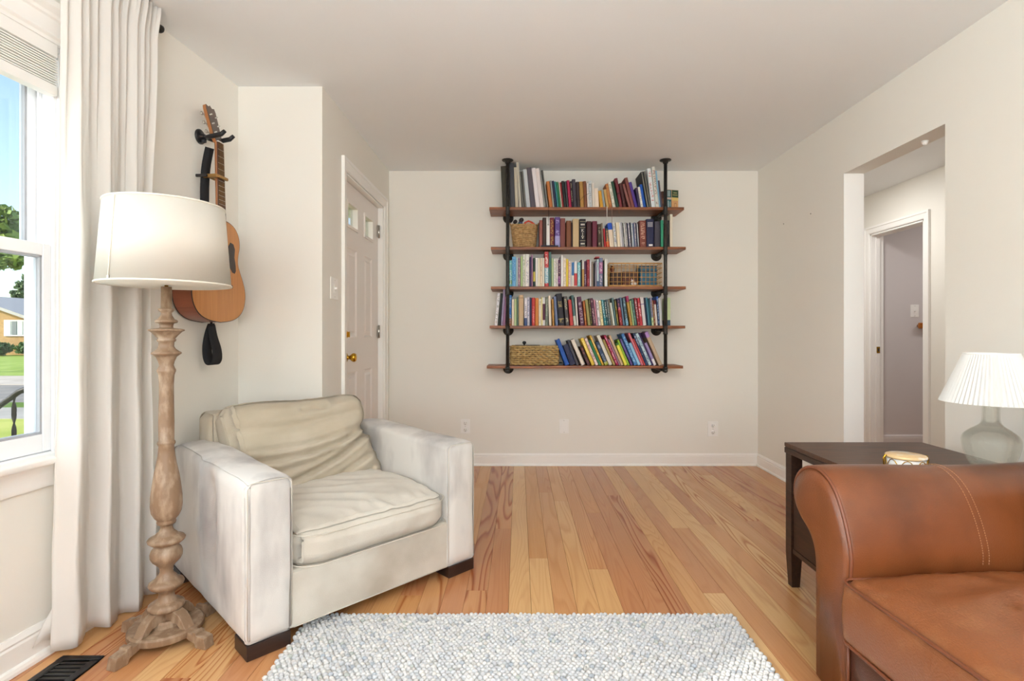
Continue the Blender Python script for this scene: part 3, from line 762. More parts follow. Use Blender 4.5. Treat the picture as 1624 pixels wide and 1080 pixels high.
# ================================================================= FLOOR LAMP
LX, LY = -1.258, 1.905
FLp = empty('floor_lamp', (LX, LY, 0))
tag(FLp, 'tall floor lamp with turned limed-wood column and cream drum shade', 'lamp')
K = 443.6
def Z(y): return 1.087 - (y - 530) / K
prof = [(455, 8.5), (489, 9), (489.5, 12), (491, 13), (493, 12), (496, 8.5), (500, 9), (506, 13), (508, 17.5), (510, 18.3), (512, 17), (513, 12), (517, 10.5), (520, 11), (521.5, 24), (522.5, 29),
        (524.5, 29), (526, 25), (532, 18.5), (537, 14), (538.5, 15.5), (541, 15), (542.5, 12.5), (549, 12), (553, 14.5), (557, 20), (559, 24), (561, 24), (563, 20.5), (566, 16.5), (573, 13), (579, 11.5), (584, 13.5), (586.5, 15), (589, 15), (591, 14),
        (595, 12.6), (610, 11.6), (640, 12), (670, 12.6), (698, 12.4), (700, 14), (702.5, 14.8), (705, 13.6), (707, 12.4), (720, 13.6), (735, 16.3), (752, 20.2), (770, 23.2), (786, 25.2), (800, 25.6), (811, 24), (819, 19.5), (823, 15.5), (824.5, 14.8), (827, 15.6), (830, 14.6), (831, 11), (836, 9.7),
        (841, 12), (845, 17), (847, 17.5), (848, 20.5), (851, 28), (854, 30.5), (857, 29.5), (861, 24), (863, 18), (866, 20), (870, 24), (876, 26.2), (882, 25.8), (888, 22), (893, 16), (898, 11.5), (904, 10.3), (909, 12), (914, 17.5), (916, 18), (917.5, 21), (921, 27.5), (924, 28.8), (928, 27),
        (933, 20), (937, 13.5), (941, 12), (946, 13.5), (949, 16), (951, 16.5), (953, 24), (956, 28.8), (961, 29.5), (964, 27.5), (966, 20)]
lp = [(r / K * .86, Z(y)) for y, r in prof]; lp = lp[::-1]
MB().lathe([(.0001, lp[0][1])] + lp + [(.0001, lp[-1][1])], 40).build('turned_column', M['lampwood'], FLp)
c = MB(); c.box(-.028, .028, -.028, .028, .05, .105); c.xf(Matrix.Rotation(R(28), 4, 'Z'))
c.build('centre_post', M['lampwood'], FLp, bevel=.006)
p = MB(); p.lathe([(.0001, .028), (.114, .028), (.118, .034), (.118, .050), (.112, .056), (.054, .057), (.052, .072), (.046, .078), (.0001, .078)], 48)
p.build('base_disc', M['lampwood'], FLp, bevel=.001)
for ang in (-107, -17, 73, 163):
    # carved cabriole leg in the (r, z) plane
    outer = [(.020, .110), (.055, .112), (.085, .102), (.104, .083), (.117, .062), (.132, .049), (.156, .045), (.157, .054), (.176, .051), (.177, .044), (.216, .038), (.224, .0)]
    inner = [(.172, .0), (.166, .016), (.140, .022), (.114, .032), (.096, .054), (.076, .070), (.045, .070), (.020, .060)]
    l = MB(); w_ = .019
    l.prism([(q[0] * .88, q[1]) for q in outer + inner], -w_, w_, 'y')
    l.xf(Matrix.Rotation(R(ang), 4, 'Z')); l.build('leg', M['lampwood'], FLp, bevel=.0025)
# shade
S = MB(); rb, rt, zb_, zt = .2050, .1840, 1.262, 1.546; n = 72
S.lathe([(rb, zb_), (rt, zt), (rt - .0025, zt), (rb - .0025, zb_), (rb, zb_)], n)
sh = S.build('lamp_shade', M['shade'], FLp); sh.data.polygons.foreach_set('use_smooth', [True] * len(sh.data.polygons))
t = MB(); t2 = MB()
t.tube([(rb * math.cos(a), rb * math.sin(a), zb_ + .002) for a in np.linspace(0, 2 * math.pi, 72, endpoint=False)], .0035, 6, closed=True)
t2.tube([(rt * math.cos(a), rt * math.sin(a), zt - .002) for a in np.linspace(0, 2 * math.pi, 72, endpoint=False)], .0035, 6, closed=True)
t.build('shade_trim', mat('shade_tape', 'E8E3D6', .8), sh); t2.build('shade_trim', mat('shade_tape_top', 'E8E3D6', .8), sh)
for aa in (R(-106), R(74)):
    s = MB(); s.tube([((rb + .0012) * math.cos(aa), (rb + .0012) * math.sin(aa), zb_ + .004), ((rt + .0012) * math.cos(aa), (rt + .0012) * math.sin(aa), zt - .004)], .0022, 6); s.build('shade_seam', mat('seam_tape', 'E2DCCD', .8), sh)
    s = MB(); s.box(-.004, .004, -.0025, .0025, -.004, .010); o = s.build('shade_clip', M['nickel'], sh); o.location = ((rb) * math.cos(aa), (rb) * math.sin(aa), zb_ + .004); o.rotation_euler = (0, 0, aa + R(90))
s = MB(); s.tube([(0, 0, Z(455) - .01), (0, 0, 1.40)], .006, 8)
for a in (0, 120, 240): s.tube([(0, 0, 1.285), (rb * .985 * math.cos(R(a + 15)), rb * .985 * math.sin(R(a + 15)), 1.268)], .0022, 6)
s.build('spider_fitter', M['brass'], FLp)
b_ = MB(); b_.sphere((0, 0, 1.36), (.03, .03, .04)); b_.build('bulb', M['plate'], FLp)

# ================================================================= CURTAIN AND ROD
CU = wall_frame(empty('curtain')); tag(CU, 'long white linen curtain hanging in folds beside the window', 'curtain')
v0, v1 = -1.115, -.705; NU, NZ = 260, 60; top, bot = 2.432, .016
verts = []; faces = []
for i in range(NU + 1):
    s_ = i / NU
    for k in range(NZ + 1):
        w = k / NZ                   # 0 = top
        z = top + (bot - top) * w
        hi = 1 - smooth_step(.10, .45, w)
        ph = -1.45 + s_ * 3.3 * 2 * math.pi + .35 * math.sin(w * 2.2 + s_ * 5) * s_ + .18 * fbm(s_ * 3, w * 1.2, 2)
        ph2 = s_ * 10.2 * 2 * math.pi + .6 * math.sin(s_ * 7)
        low = smooth_step(.08, .5, w); amp = (.008 + .026 * low) * (1 - .25 * s_)
        nn = .086 + .016 * (1 - smooth_step(.0, .06, w)) + amp * (math.sin(ph) + .12 * math.sin(2 * ph + 1)) + .010 * hi * (math.sin(ph2) - .3 * math.sin(2 * ph2))
        pin = math.exp(-(w / .05) ** 2) * .004 * math.sin(s_ * 26 * 2 * math.pi)
        vv = v0 + (v1 - v0) * (s_ - .040 * low * math.sin(ph)) + (.010 * math.sin(w * 4.2) * (1 - s_) * w) - .05 * smooth_step(.75, 1.0, s_) * smooth_step(0.08, .5, w) * (1 - .6 * w) + .03 * (s_ - .5) * smooth_step(.5, 1, w)
        zz = z - (0 if w < .999 else 0) + .012 * math.sin(s_ * 7) * w
        verts.append((nn + pin + .010 * fbm(s_ * 9, w * 6, 7) * w, vv, max(.006, zz)))
for i in range(NU):
    for k in range(NZ):
        a = i * (NZ + 1) + k; faces.append((a, a + 1, a + NZ + 2, a + NZ + 1))
MB().add(verts, faces, True).build('curtain_panel', M['curtain'], CU, solid=.0016)
# hem and lining corner that shows at the foot
h = MB(); hv = [(.060, v0 + .012, .20), (.065, v0 + .03, .20), (.040, v0 - .020, .125), (.055, v0 + .02, .10), (.034, v0 - .055, .060), (.045, v0 + .01, .05), (.042, v0 - .03, .075)]
h.add(hv, [(0, 1, 3, 2), (2, 3, 5, 6), (2, 6, 4)], True); h.build('turned_back_lining', M['curtain'], CU, solid=.002)
RD = wall_frame(empty('curtain_rod')); tag(RD, 'thin dark curtain rod whose end shows past the curtain top', 'curtain rod')
r_ = MB(); r_.tube([(.058, -4.1, 2.385), (.058, -.668, 2.385)], .009, 12); r_.build('rod', M['iron'], RD)
r_ = MB(); r_.lathe([(.010, 0), (.014, .004), (.014, .010), (.009, .014), (.016, .022), (.017, .032), (.010, .040), (.0001, .042)], 16, axis='y'); o = r_.build('finial', M['iron'], RD); o.location = (.058, -.670, 2.385)
for vv in (-.70, -2.4, -4.05):
    r_ = MB(); r_.box(0, .006, vv - .012, vv + .012, 2.36, 2.425); r_.tube([(.004, vv, 2.40), (.04, vv, 2.40), (.058, vv, 2.386)], .006, 8); r_.build('rod_bracket', M['iron'], RD)

# ================================================================= GUITAR ON ITS WALL HANGER
G0 = wx(.0, -.312, 1.145)
GU = empty('acoustic_guitar', G0, WA); tag(GU, 'acoustic guitar with spruce top hanging on the left wall behind the lamp', 'guitar')
M['spruce'] = mat('aged_spruce_top', 'C2813F', .35, var='B37434', vs=3, stretch=(1, 60, 1), coat=.4)
M['mahog'] = mat('mahogany_side', '8E4A2B', .35, var='7A3B20', vs=4, stretch=(1, 30, 2), coat=.4)
M['rosew'] = mat('rosewood', '5A3726', .5, var='45281B', vs=8, stretch=(1, 20, 1))
M['head'] = mat('headstock_face', '4A3428', .35, coat=.3)
hw = [(0, 0), (.008, .075), (.022, .125), (.045, .163), (.080, .190), (.125, .202), (.170, .198), (.215, .180), (.260, .155), (.290, .141), (.320, .138), (.350, .143), (.385, .152), (.420, .150), (.450, .138), (.475, .115), (.490, .085), (.498, .05), (.501, 0)]
def spline(pts, n):
    P = [pts[0]] + pts + [pts[-1]]; out = []
    for i in range(1, len(P) - 2):
        for k in range(n):
            t = k / n; a, b, c, d = [np.array(P[i + j]) for j in (-1, 0, 1, 2)]
            out.append(tuple(.5 * ((2 * b) + (-a + c) * t + (2 * a - 5 * b + 4 * c - d) * t * t + (-a + 3 * b - 3 * c + d) * t ** 3)))
    out.append(pts[-1]); return out
sp = spline(hw, 3)
outline = [(w, z) for z, w in sp] + [(-w, z) for z, w in sp[-2:0:-1]]     # (y, z)
gb, gf = .010, .108
def ring_side(x0, x1, sc_=1.0):
    m_ = MB(); n_ = len(outline)
    v = [(x0, y * sc_, z) for y, z in outline] + [(x1, y * sc_, z) for y, z in outline]
    m_.add(v, [(i, (i + 1) % n_, n_ + (i + 1) % n_, n_ + i) for i in range(n_)], True); return m_
ring_side(gb, gf).build('sides', M['mahog'], GU)
m_ = MB(); m_.prism(outline, gf - .003, gf, 'x'); m_.build('soundboard', M['spruce'], GU)
m_ = MB(); m_.prism(outline, gb, gb + .003, 'x'); m_.build('back_plate', M['mahog'], GU)
for xx in (gf - .002, gb + .002):
    t = MB(); t.tube([(xx, y, z) for y, z in outline], .0026, 6, closed=True); t.build('binding', mat('dark_binding', '2B1A12', .4), GU)
m_ = MB(); m_.lathe([(.0001, gf + .0002), (.050, gf + .0004)], 32, (0, 0, .345), axis='x'); m_.build('soundhole', mat('soundhole_dark', '0D0806', .9), GU)
m_ = MB(); m_.tube([(gf + .0004, .054 * math.cos(a), .345 + .054 * math.sin(a)) for a in np.linspace(0, 2 * math.pi, 32, endpoint=False)], .0022, 5, closed=True); m_.build('rosette', M['rosew'], GU)
pgp = [(.050, .330), (.056, .375), (.075, .400), (.100, .395), (.112, .370), (.108, .330), (.118, .290), (.120, .262), (.110, .248), (.092, .252), (.070, .275), (.050, .300)]
m_ = MB(); m_.prism([(-y, z) for y, z in pgp][::-1] if False else pgp, gf, gf + .0012, 'x'); m_.build('pickguard', mat('dark_pickguard', '2A1B15', .25), GU)
m_ = MB(); m_.prism([(-.085, .172), (.085, .172), (.085, .186), (.05, .196), (-.05, .196), (-.085, .186)], gf, gf + .009, 'x'); m_.build('bridge', M['rosew'], GU, bevel=.002)
m_ = MB(); m_.box(gf + .009, gf + .013, -.037, .037, .186, .189); m_.build('saddle', M['plate'], GU)
# neck, fretboard
nz0, nz1 = .40, .872
def nk(z): return gf + .004 - (z - .5) * .028
m_ = MB()
for (za, zb2) in ((.50, nz1),):
    v = []; f = []
    for i in range(9):
        z = za + (zb2 - za) * i / 8; wN = .028 - .0065 * i / 8; x = nk(z); dep = .022 + (.05 * (1 - min(1, i / .8)) if i == 0 else 0)
        for k in range(9):
            a = math.pi * k / 8; v.append((x - math.sin(a) * dep, wN * math.cos(a), z))
    for i in range(8):
        for k in range(8): f.append((i * 9 + k, i * 9 + k + 1, i * 9 + 9 + k + 1, i * 9 + 9 + k))
        f.append((i * 9 + 8, i * 9, i * 9 + 9, i * 9 + 17))
    m_.add(v, f, True)
m_.build('neck', mat('neck_wood', '9A6238', .4), GU)
v = []; 
for z, wN in ((nz0, .0285), (nz1, .0215)):
    for xx in (0, .006): v += [(nk(z) + xx, -wN, z), (nk(z) + xx, wN, z)]
m_ = MB().add(v, [(0, 1, 3, 2), (4, 6, 7, 5), (0, 4, 5, 1), (2, 3, 7, 6), (0, 2, 6, 4), (1, 5, 7, 3)]); fb = m_.build('fretboard', M['rosew'], GU)
m_ = MB(); sl = .64
for i in range(1, 19):
    z = nz1 - (sl - sl / 2 ** (i / 12))
    if z < nz0: break
    wN = .0215 + (.007) * (nz1 - z) / (nz1 - nz0); m_.box(nk(z) + .006, nk(z) + .0073, -wN, wN, z - .0008, z + .0008)
o = m_.build('frets', M['nickel'], fb); o['kind'] = 'stuff'
m_ = MB(); m_.box(nk(nz1), nk(nz1) + .010, -.0215, .0215, nz1, nz1 + .004); m_.build('nut', M['plate'], GU)
st_ = MB()
for i in range(6):
    y = -.018 + i * .0072; st_.tube([(gf + .013, y * 1.6, .187), (nk(nz1) + .010, y, nz1 + .003)], .0006, 4)
o = st_.build('strings', M['brass'], GU); o['kind'] = 'stuff'
# headstock, leaning back toward the wall
H = Matrix.Translation((nk(nz1) + .0, 0, nz1)) @ Matrix.Rotation(R(-15), 4, 'Y')
hs = [(-.022, 0), (.022, 0), (.030, .03), (.035, .165), (.030, .185), (.012, .178), (0, .190), (-.012, .178), (-.030, .185), (-.035, .165), (-.030, .03)]
m_ = MB(); m_.prism(hs, -.018, -.002, 'x'); m_.xf(H); hd = m_.build('headstock', mat('headstock_wood', 'A2683A', .4), GU, bevel=.001)
m_ = MB(); m_.prism([(a * .99, b) for a, b in hs], -.002, .0, 'x'); m_.xf(H); m_.build('headstock_veneer', M['head'], hd)
for sgn in (-1, 1):
    for zz in (.045, .09, .135):
        m_ = MB(); m_.tube([(-.018, sgn * .020, zz), (.012, sgn * .020, zz)], .0035, 8); m_.box(-.024, -.016, sgn * .020 - .009, sgn * .020 + .009, zz - .012, zz + .012)
        m_.tube([(-.020, sgn * .024, zz), (-.020, sgn * .046, zz)], .0022, 6)
        m_.sphere((-.020, sgn * .052, zz), (.006, .009, .010), 10, 6); m_.xf(H); m_.build('tuning_peg', M['nickel'], GU)
# strap: from the end pin hanging down, and behind the neck
def ribbon(pts, w, name, parent, wdir=(0, 1, 0), mt=None):
    v = []; f = []
    for i, p in enumerate(pts):
        p = Vector(p); wd = Vector(wdir(i / (len(pts) - 1)) if callable(wdir) else wdir).normalized() * w / 2
        v += [p - wd, p + wd]
    for i in range(len(pts) - 1): f.append((2 * i, 2 * i + 1, 2 * i + 3, 2 * i + 2))
    return MB().add(v, f, True).build(name, mt or M['strap'], parent, solid=.003)
m_ = MB(); m_.lathe([(.009, -.012), (.006, -.008), (.005, 0)], 12, (.06, 0, 0)); m_.build('end_pin', M['black'], GU)
loop = [(.060, .0, -.006), (.050, -.004, -.05), (.045, -.010, -.11), (.048, -.010, -.165), (.058, -.006, -.198), (.072, .004, -.205), (.082, .012, -.18), (.078, .014, -.13), (.066, .006, -.07), (.060, .0, -.012)]
loop = [tuple(q) for q in spline(loop, 4)]
ribbon(loop, .048, 'strap', GU, lambda t: (math.sin(t * 3) * .5, 1, 0.05))
up = [(.060, -.012, .845), (.056, -.020, .80), (.050, -.026, .74), (.046, -.028, .66), (.045, -.028, .58), (.030, -.01, .50)]
ribbon([tuple(q) for q in spline(up, 4)], .042, 'strap', GU, lambda t: (.5, 1, 0))
# capo clipped to the neck
CZ = .700
CP = empty('capo', (0, 0, 0)); CP.location = (wx(0, -.312, 1.145)); CP.rotation_euler = (0, 0, WA)
tag(CP, 'gold-brown capo clipped across the guitar neck', 'capo')
mc = mat('antique_gold', '9A7440', .35, .6)
m_ = MB(); m_.box(nk(CZ) + .006, nk(CZ) + .020, -.036, .034, CZ - .006, CZ + .008); m_.build('capo_bar', mc, CP, bevel=.003)
m_ = MB(); m_.box(nk(CZ) - .055, nk(CZ) + .016, -.050, -.036, CZ - .009, CZ + .009); m_.box(nk(CZ) - .040, nk(CZ) - .030, -.050, .015, CZ - .008, CZ + .006); m_.build('capo_frame', mc, CP, bevel=.003)
m_ = MB(); m_.box(nk(CZ) - .085, nk(CZ) - .030, -.062, -.050, CZ - .008, CZ + .006); m_.build('capo_lever', M['black'], CP, bevel=.003)
# hanger
HG = empty('guitar_hanger', wx(0, -.312, 1.145 + .905), WA); tag(HG, 'black wall hanger yoke holding the guitar by its headstock', 'hanger')
m_ = MB(); m_.lathe([(.036, 0), (.036, .005), (.030, .010), (.012, .012), (.010, .03)], 28, axis='x'); m_.build('wall_plate', M['black'], HG)
m_ = MB(); m_.tube([(.012, 0, -.012), (.05, 0, -.012)], .006, 8); m_.tube([(.005, .0, -.02), (.03, .0, -.022)], .010, 8); m_.build('stem', M['black'], HG)
xh = nk(nz1) - .004
m_ = MB(); m_.tube([(.042, 0, -.012), (xh - .045, -.030, -.012), (xh - .02, -.034, -.013), (xh + .035, -.034, -.004), (xh + .055, -.034, .012)], [.007, .007, .011, .011, .009], 10)
m_.tube([(.042, 0, -.012), (xh - .045, .030, -.012), (xh - .02, .034, -.013), (xh + .035, .034, -.004), (xh + .055, .034, .012)], [.007, .007, .011, .011, .009], 10)
m_.build('yoke', M['black'], HG)

# ================================================================= SOFA (faces left, seen past its far arm)
SO = empty('leather_sofa', (.93, 1.49, 0), R(3.0)); tag(SO, 'brown leather sofa with a rolled arm, nearest at the right edge', 'sofa')
# arm profile in (y, z): inner side at y = 0, outer roll beyond
ap = [(0, .045), (0, .20), (0, .40), (-.002, .462), (.012, .52), (.034, .575), (.064, .625), (.100, .657), (.145, .674), (.190, .672), (.232, .655), (.264, .622), (.277, .580), (.268, .540), (.240, .512), (.205, .490), (.172, .455), (.152, .40), (.148, .30), (.148, .045)]
aps = [tuple(q) for q in spline(ap, 3)]
def arm(parent, name, flip=1, y_off=0):
    n_ = len(aps); v = []; f = []
    xs = [0, .004, .012, .03] + list(np.linspace(.06, .86, 22))
    cy, cz = .09, .45
    for ix, x in enumerate(xs):
        for (y, z) in aps:
            k = {0: .965, 1: .985, 2: .997}.get(ix, 1.0)
            yy, zz = cy + (y - cy) * k, (.045 if z < .05 else cz + (z - cz) * (k if z > .3 else 1))
            sag = .004 * math.sin(x * 7 + 1) * smooth_step(.5, .65, zz) + .006 * smooth_step(.3, .9, x) * smooth_step(.5, .65, zz)
            v.append((x, (yy) * flip + y_off, zz + sag))
    m = len(xs)
    for i in range(m - 1):
        for k in range(n_): f.append((i * n_ + k, i * n_ + (k + 1) % n_, (i + 1) * n_ + (k + 1) % n_, (i + 1) * n_ + k))
    f.append(tuple(range(n_)))
    f.append(tuple((m - 1) * n_ + k for k in range(n_)))
    A = MB().add(v, f, True).build(name, M['leather'], parent)
    # front facing panel, slightly pillowed, with piping round it
    pn = MB(); rings = []
    for (k, xo) in ((.955, -.002), (.94, -.008), (.80, -.014), (.4, -.017)):
        rings.append([(xo, (cy + (y - cy) * k) * flip + y_off, (cz + (z - cz) * k) if z > .05 else .05) for y, z in aps])
    vv = sum(rings, []); ff = []
    for r_ in range(3):
        for k in range(n_): ff.append((r_ * n_ + k, r_ * n_ + (k + 1) % n_, (r_ + 1) * n_ + (k + 1) % n_, (r_ + 1) * n_ + k))
    ff.append(tuple(3 * n_ + k for k in range(n_)))
    P = pn.add(vv, ff, True).build('arm_front_panel', M['leather'], A)
    t = MB(); t.tube([(.001, (cy + (y - cy) * .985) * flip + y_off, cz + (z - cz) * .985) for y, z in aps[2:-2]], .0052, 8); t.build('arm_piping', M['leather_pipe'], A)
    # cross seam with a double row of stitches
    for dx in (0, .018):
        t = MB()
        pts = [(.385 + dx, y * flip + y_off, z + .002 + .006 * smooth_step(.3, .9, .4) * smooth_step(.5, .65, z) + .004 * math.sin(.4 * 7 + 1) * smooth_step(.5, .65, z)) for y, z in aps[7:44]]
        L = 0
        for a, b_ in zip(pts[:-1], pts[1:]):
            a, b_ = Vector(a), Vector(b_); seg = (b_ - a).length; nst = max(1, round(seg / .0075))
            for q in range(nst):
                c0 = a.lerp(b_, (q + .15) / nst); c1 = a.lerp(b_, (q + .8) / nst)
                off = Vector((0, (c0.y - y_off - cy * flip), (c0.z - cz))); off = off.normalized() * .0012
                t.tube([c0 + off, c1 + off], .0010, 4)
        o = t.build('stitching', M['thread'], A); o['kind'] = 'stuff'
    return A
M['leather_pipe'] = mat('leather_piping', '6E3B22', .4)
arm(SO, 'arm'); arm(SO, 'arm', -1, -1.83)
# seat cushions
def seat(y0, y1):
    v, f = rbox(-.030, .62, y0, y1, .232, .405, r=.022, step=.022, rs=4); g = []
    for p in v:
        p = Vector(p); ux = (p.x - .31) / .34; uy = (p.y - (y0 + y1) / 2) / ((y1 - y0) / 2)
        t = smooth_step(.36, .40, p.z)
        p.z += t * .042 * max(0, 1 - abs(ux) ** 3) ** .7 * max(0, 1 - abs(uy) ** 4) ** .7
        p.z += t * .006 * (1 - abs(noise.noise(Vector((p.x * 6 + p.y * 3, p.y * 8 - p.x * 2, 3)))) * 3) * smooth_step(-1, -.3, ux)
        p.z += t * .004 * fbm(p.x * 14, p.y * 14, 2)
        if ux < -.9: p.x -= .010 * math.sin(math.pi * min(1, max(0, (p.z - .232) / .17))) ; p.x += .004 * fbm(1, p.y * 7, p.z * 9)
        g.append(p)
    S = MB().add(g, f, True).build('seat_cushion', M['leather_seat'], SO)
    t = MB()
    for z in (.403, .240): t.tube(rr_loop(-.0335, .615, y0 + .001, y1 - .001, z, .03), .0048, 8, closed=True)
    t.build('cushion_piping', M['leather_pipe'], S)
seat(-.612, -.004); seat(-1.226, -.618); seat(-1.826, -1.232)
b_ = MB(); v, f = rbox(-.008, .78, -1.83, 0, .045, .232, r=.012, step=.08); b_.add(v, f, True); b_.build('seat_base', M['leather_dark'], SO)
t = MB(); t.tube([(-.010, -.004, .05), (-.010, -.004, .232)], .0045, 8); t.build('base_piping', M['leather_pipe'], SO)
v, f = rbox(.62, .84, -1.83, .0, .10, .80, r=.07, step=.06)
MB().add([Vector(p) + Vector((.03 * smooth_step(.3, .8, p[2]), 0, 0)) for p in v], f, True).build('back_rest', M['leather'], SO)
for y0, y1 in ((-.60, -.02), (-1.20, -.63), (-1.80, -1.24)):
    v, f = rbox(.50, .66, y0, y1, .40, .78, r=.05, step=.05)
    MB().add([Vector(p) + Vector((.07 * smooth_step(.4, .8, p[2]), 0, 0)) for p in v], f, True).build('back_cushion', M['leather'], SO)
for (x_, y_) in ((.04, .08), (.86, .08), (.04, -1.9), (.86, -1.9)):
    MB().lathe([(.018, 0), (.026, .045)], 16, (x_, y_, 0)).build('foot', M['dark_foot'], SO)

# ================================================================= END TABLE
ET = empty('end_table', (1.163, 1.815, 0)); tag(ET, 'dark espresso wood end table with a drawer, behind the leather sofa arm', 'table')
TW, TD, TH = .600, .515, .615
MB().box(0, TW, 0, TD, TH - .016, TH).build('table_top', M['espresso_top'], ET, bevel=.002)
MB().box(.003, TW - .003, .003, TD - .003, TH - .020, TH - .0162).build('top_groove', M['dark_foot'], ET)
MB().box(0, TW, 0, TD, TH - .044, TH - .0202).build('apron', M['espresso'], ET, bevel=.002)
for (x_, y_) in ((.004, TD - .052), (.004, .004), (TW - .052, TD - .052), (TW - .052, .004)):
    l = MB(); cxl = x_ + .024; cyl = y_ + .024
    zs = [(0, .017), (.14, .024), (TH - .044, .024)]; v = []
    for z, h in zs: v += [(cxl - h, cyl - h, z), (cxl + h, cyl - h, z), (cxl + h, cyl + h, z), (cxl - h, cyl + h, z)]
    f = [(0, 1, 2, 3), (8, 9, 10, 11)] + [(r_ * 4 + i, r_ * 4 + (i + 1) % 4, r_ * 4 + 4 + (i + 1) % 4, r_ * 4 + 4 + i) for r_ in range(2) for i in range(4)]
    l.add(v, f).build('leg', M['espresso'], ET, bevel=.0015)
MB().box(.052, TW - .01, .010, TD - .010, .402, .418).build('shelf_board', M['espresso'], ET)
MB().box(.010, TW - .01, .052, TD - .052, .402, .418).build('shelf_edge', M['espresso'], ET, bevel=.001)
c = MB(); c.box(.02, TW - .02, .02, .03, .16, .402); c.box(.02, TW - .02, TD - .03, TD - .02, .16, .402); c.box(TW - .03, TW - .02, .02, TD - .02, .16, .402); c.box(.02, TW - .02, .03, TD - .03, .16, .17)
c.build('cabinet_box', M['espresso'], ET)
MB().box(.010, .03, .052, TD - .052, .150, .170).build('bottom_rail', M['espresso'], ET, bevel=.001)
dr = MB().box(.012, .030, .056, TD - .056, .172, .400).build('drawer', M['espresso'], ET, bevel=.0015)
k = MB(); k.lathe([(.005, 0), (.005, -.010), (.010, -.014), (.012, -.020), (.008, -.025), (.0001, -.026)], 16, axis='x'); o = k.build('knob', M['nickel'], dr); o.location = (.012, TD / 2 - .030, .295)
# ---- table lamp
TLx, TLy = 1.690, 1.905
TL = empty('table_lamp', (TLx, TLy, TH)); tag(TL, 'seeded glass table lamp with white pleated shade on the dark end table', 'lamp')
gp = [(.056, .0), (.060, .004), (.068, .02), (.078, .052), (.0835, .082), (.083, .098), (.076, .113), (.060, .128), (.042, .141), (.031, .152), (.0265, .165), (.0255, .185), (.025, .228), (.028, .236)]
gps = [tuple(q) for q in spline(gp, 3)]
gl = MB(); gl.lathe([(.0001, .0)] + gps, 48); gl.build('glass_body', M['lamp_glass'], TL)
gi = MB(); gi.lathe([(.0001, .006)] + [(r - .004, z + .001) for r, z in gps[3:]], 40); gi.build('glass_inner_wall', M['lamp_glass'], TL)
mm_ = MB(); mm_.lathe([(.028, .234), (.030, .240), (.026, .246), (.016, .248), (.016, .285), (.0001, .287)], 24); mm_.tube([(0, 0, .28), (0, 0, .40)], .003, 8); mm_.build('lamp_fitting', M['nickel'], TL)
b_ = MB(); b_.sphere((0, 0, .315), (.026, .026, .036)); b_.build('bulb', M['plate'], TL)
n_ = 64; v = []; f = []
for (rr_, zz) in ((.146, .228), (.111, .315), (.077, .402)):
    for k in range(2 * n_):
        a = math.pi * k / n_; r2 = rr_ + (.0030 if k % 2 else -.0030) * (rr_ / .146); v.append((r2 * math.cos(a), r2 * math.sin(a), zz + (.0006 if k % 2 else 0)))
for i in range(2):
    for k in range(2 * n_): f.append((i * 2 * n_ + k, i * 2 * n_ + (k + 1) % (2 * n_), (i + 1) * 2 * n_ + (k + 1) % (2 * n_), (i + 1) * 2 * n_ + k))
MB().add(v, f).build('pleated_shade', M['pleat'], TL, solid=.001)
t = MB(); t.tube([(.077 * math.cos(a), .077 * math.sin(a), .402) for a in np.linspace(0, 2 * math.pi, 48, endpoint=False)], .003, 6, closed=True); t.build('shade_rim', M['plate'], TL)
# ---- little lidded drum box with gilt hoops
DB = empty('trinket_box', (1.362, 1.872, TH)); tag(DB, 'small round white box with pale wooden lid and gilt hoops on the table', 'box')
MB().lathe([(.0001, 0), (.056, 0), (.058, .003), (.058, .038), (.0001, .038)], 40).build('box_body', mat('white_ceramic', 'ECEAE6', .3), DB)
MB().lathe([(.0001, .0385), (.0605, .0385), (.062, .041), (.062, .046), (.059, .049), (.0001, .0495)], 40).build('lid', mat('marble_and_wood', 'D9B886', .4, var='E9E4DC', vs=14, var_lo=.5, var_hi=.6), DB)
for k in range(8):
    a = 2 * math.pi * (k + .3) / 8; g = MB()
    pts = [(.0605 * math.cos(a + d), .0605 * math.sin(a + d), z) for d, z in ((-.36, .004), (-.30, .02), (-.15, .033), (0, .037), (.15, .033), (.30, .02), (.36, .004))]
    g.tube(pts, .0014, 5); g.build('gilt_hoop', M['brass'], DB)
for a in (R(170), R(-8)):
    g = MB(); g.tube([(.062 * math.cos(a), .062 * math.sin(a), .006), (.070 * math.cos(a), .070 * math.sin(a), .014), (.071 * math.cos(a), .071 * math.sin(a), .036), (.066 * math.cos(a), .066 * math.sin(a), .046), (.061 * math.cos(a), .061 * math.sin(a), .044)], .0032, 6); g.build('gilt_handle', M['brass'], DB)

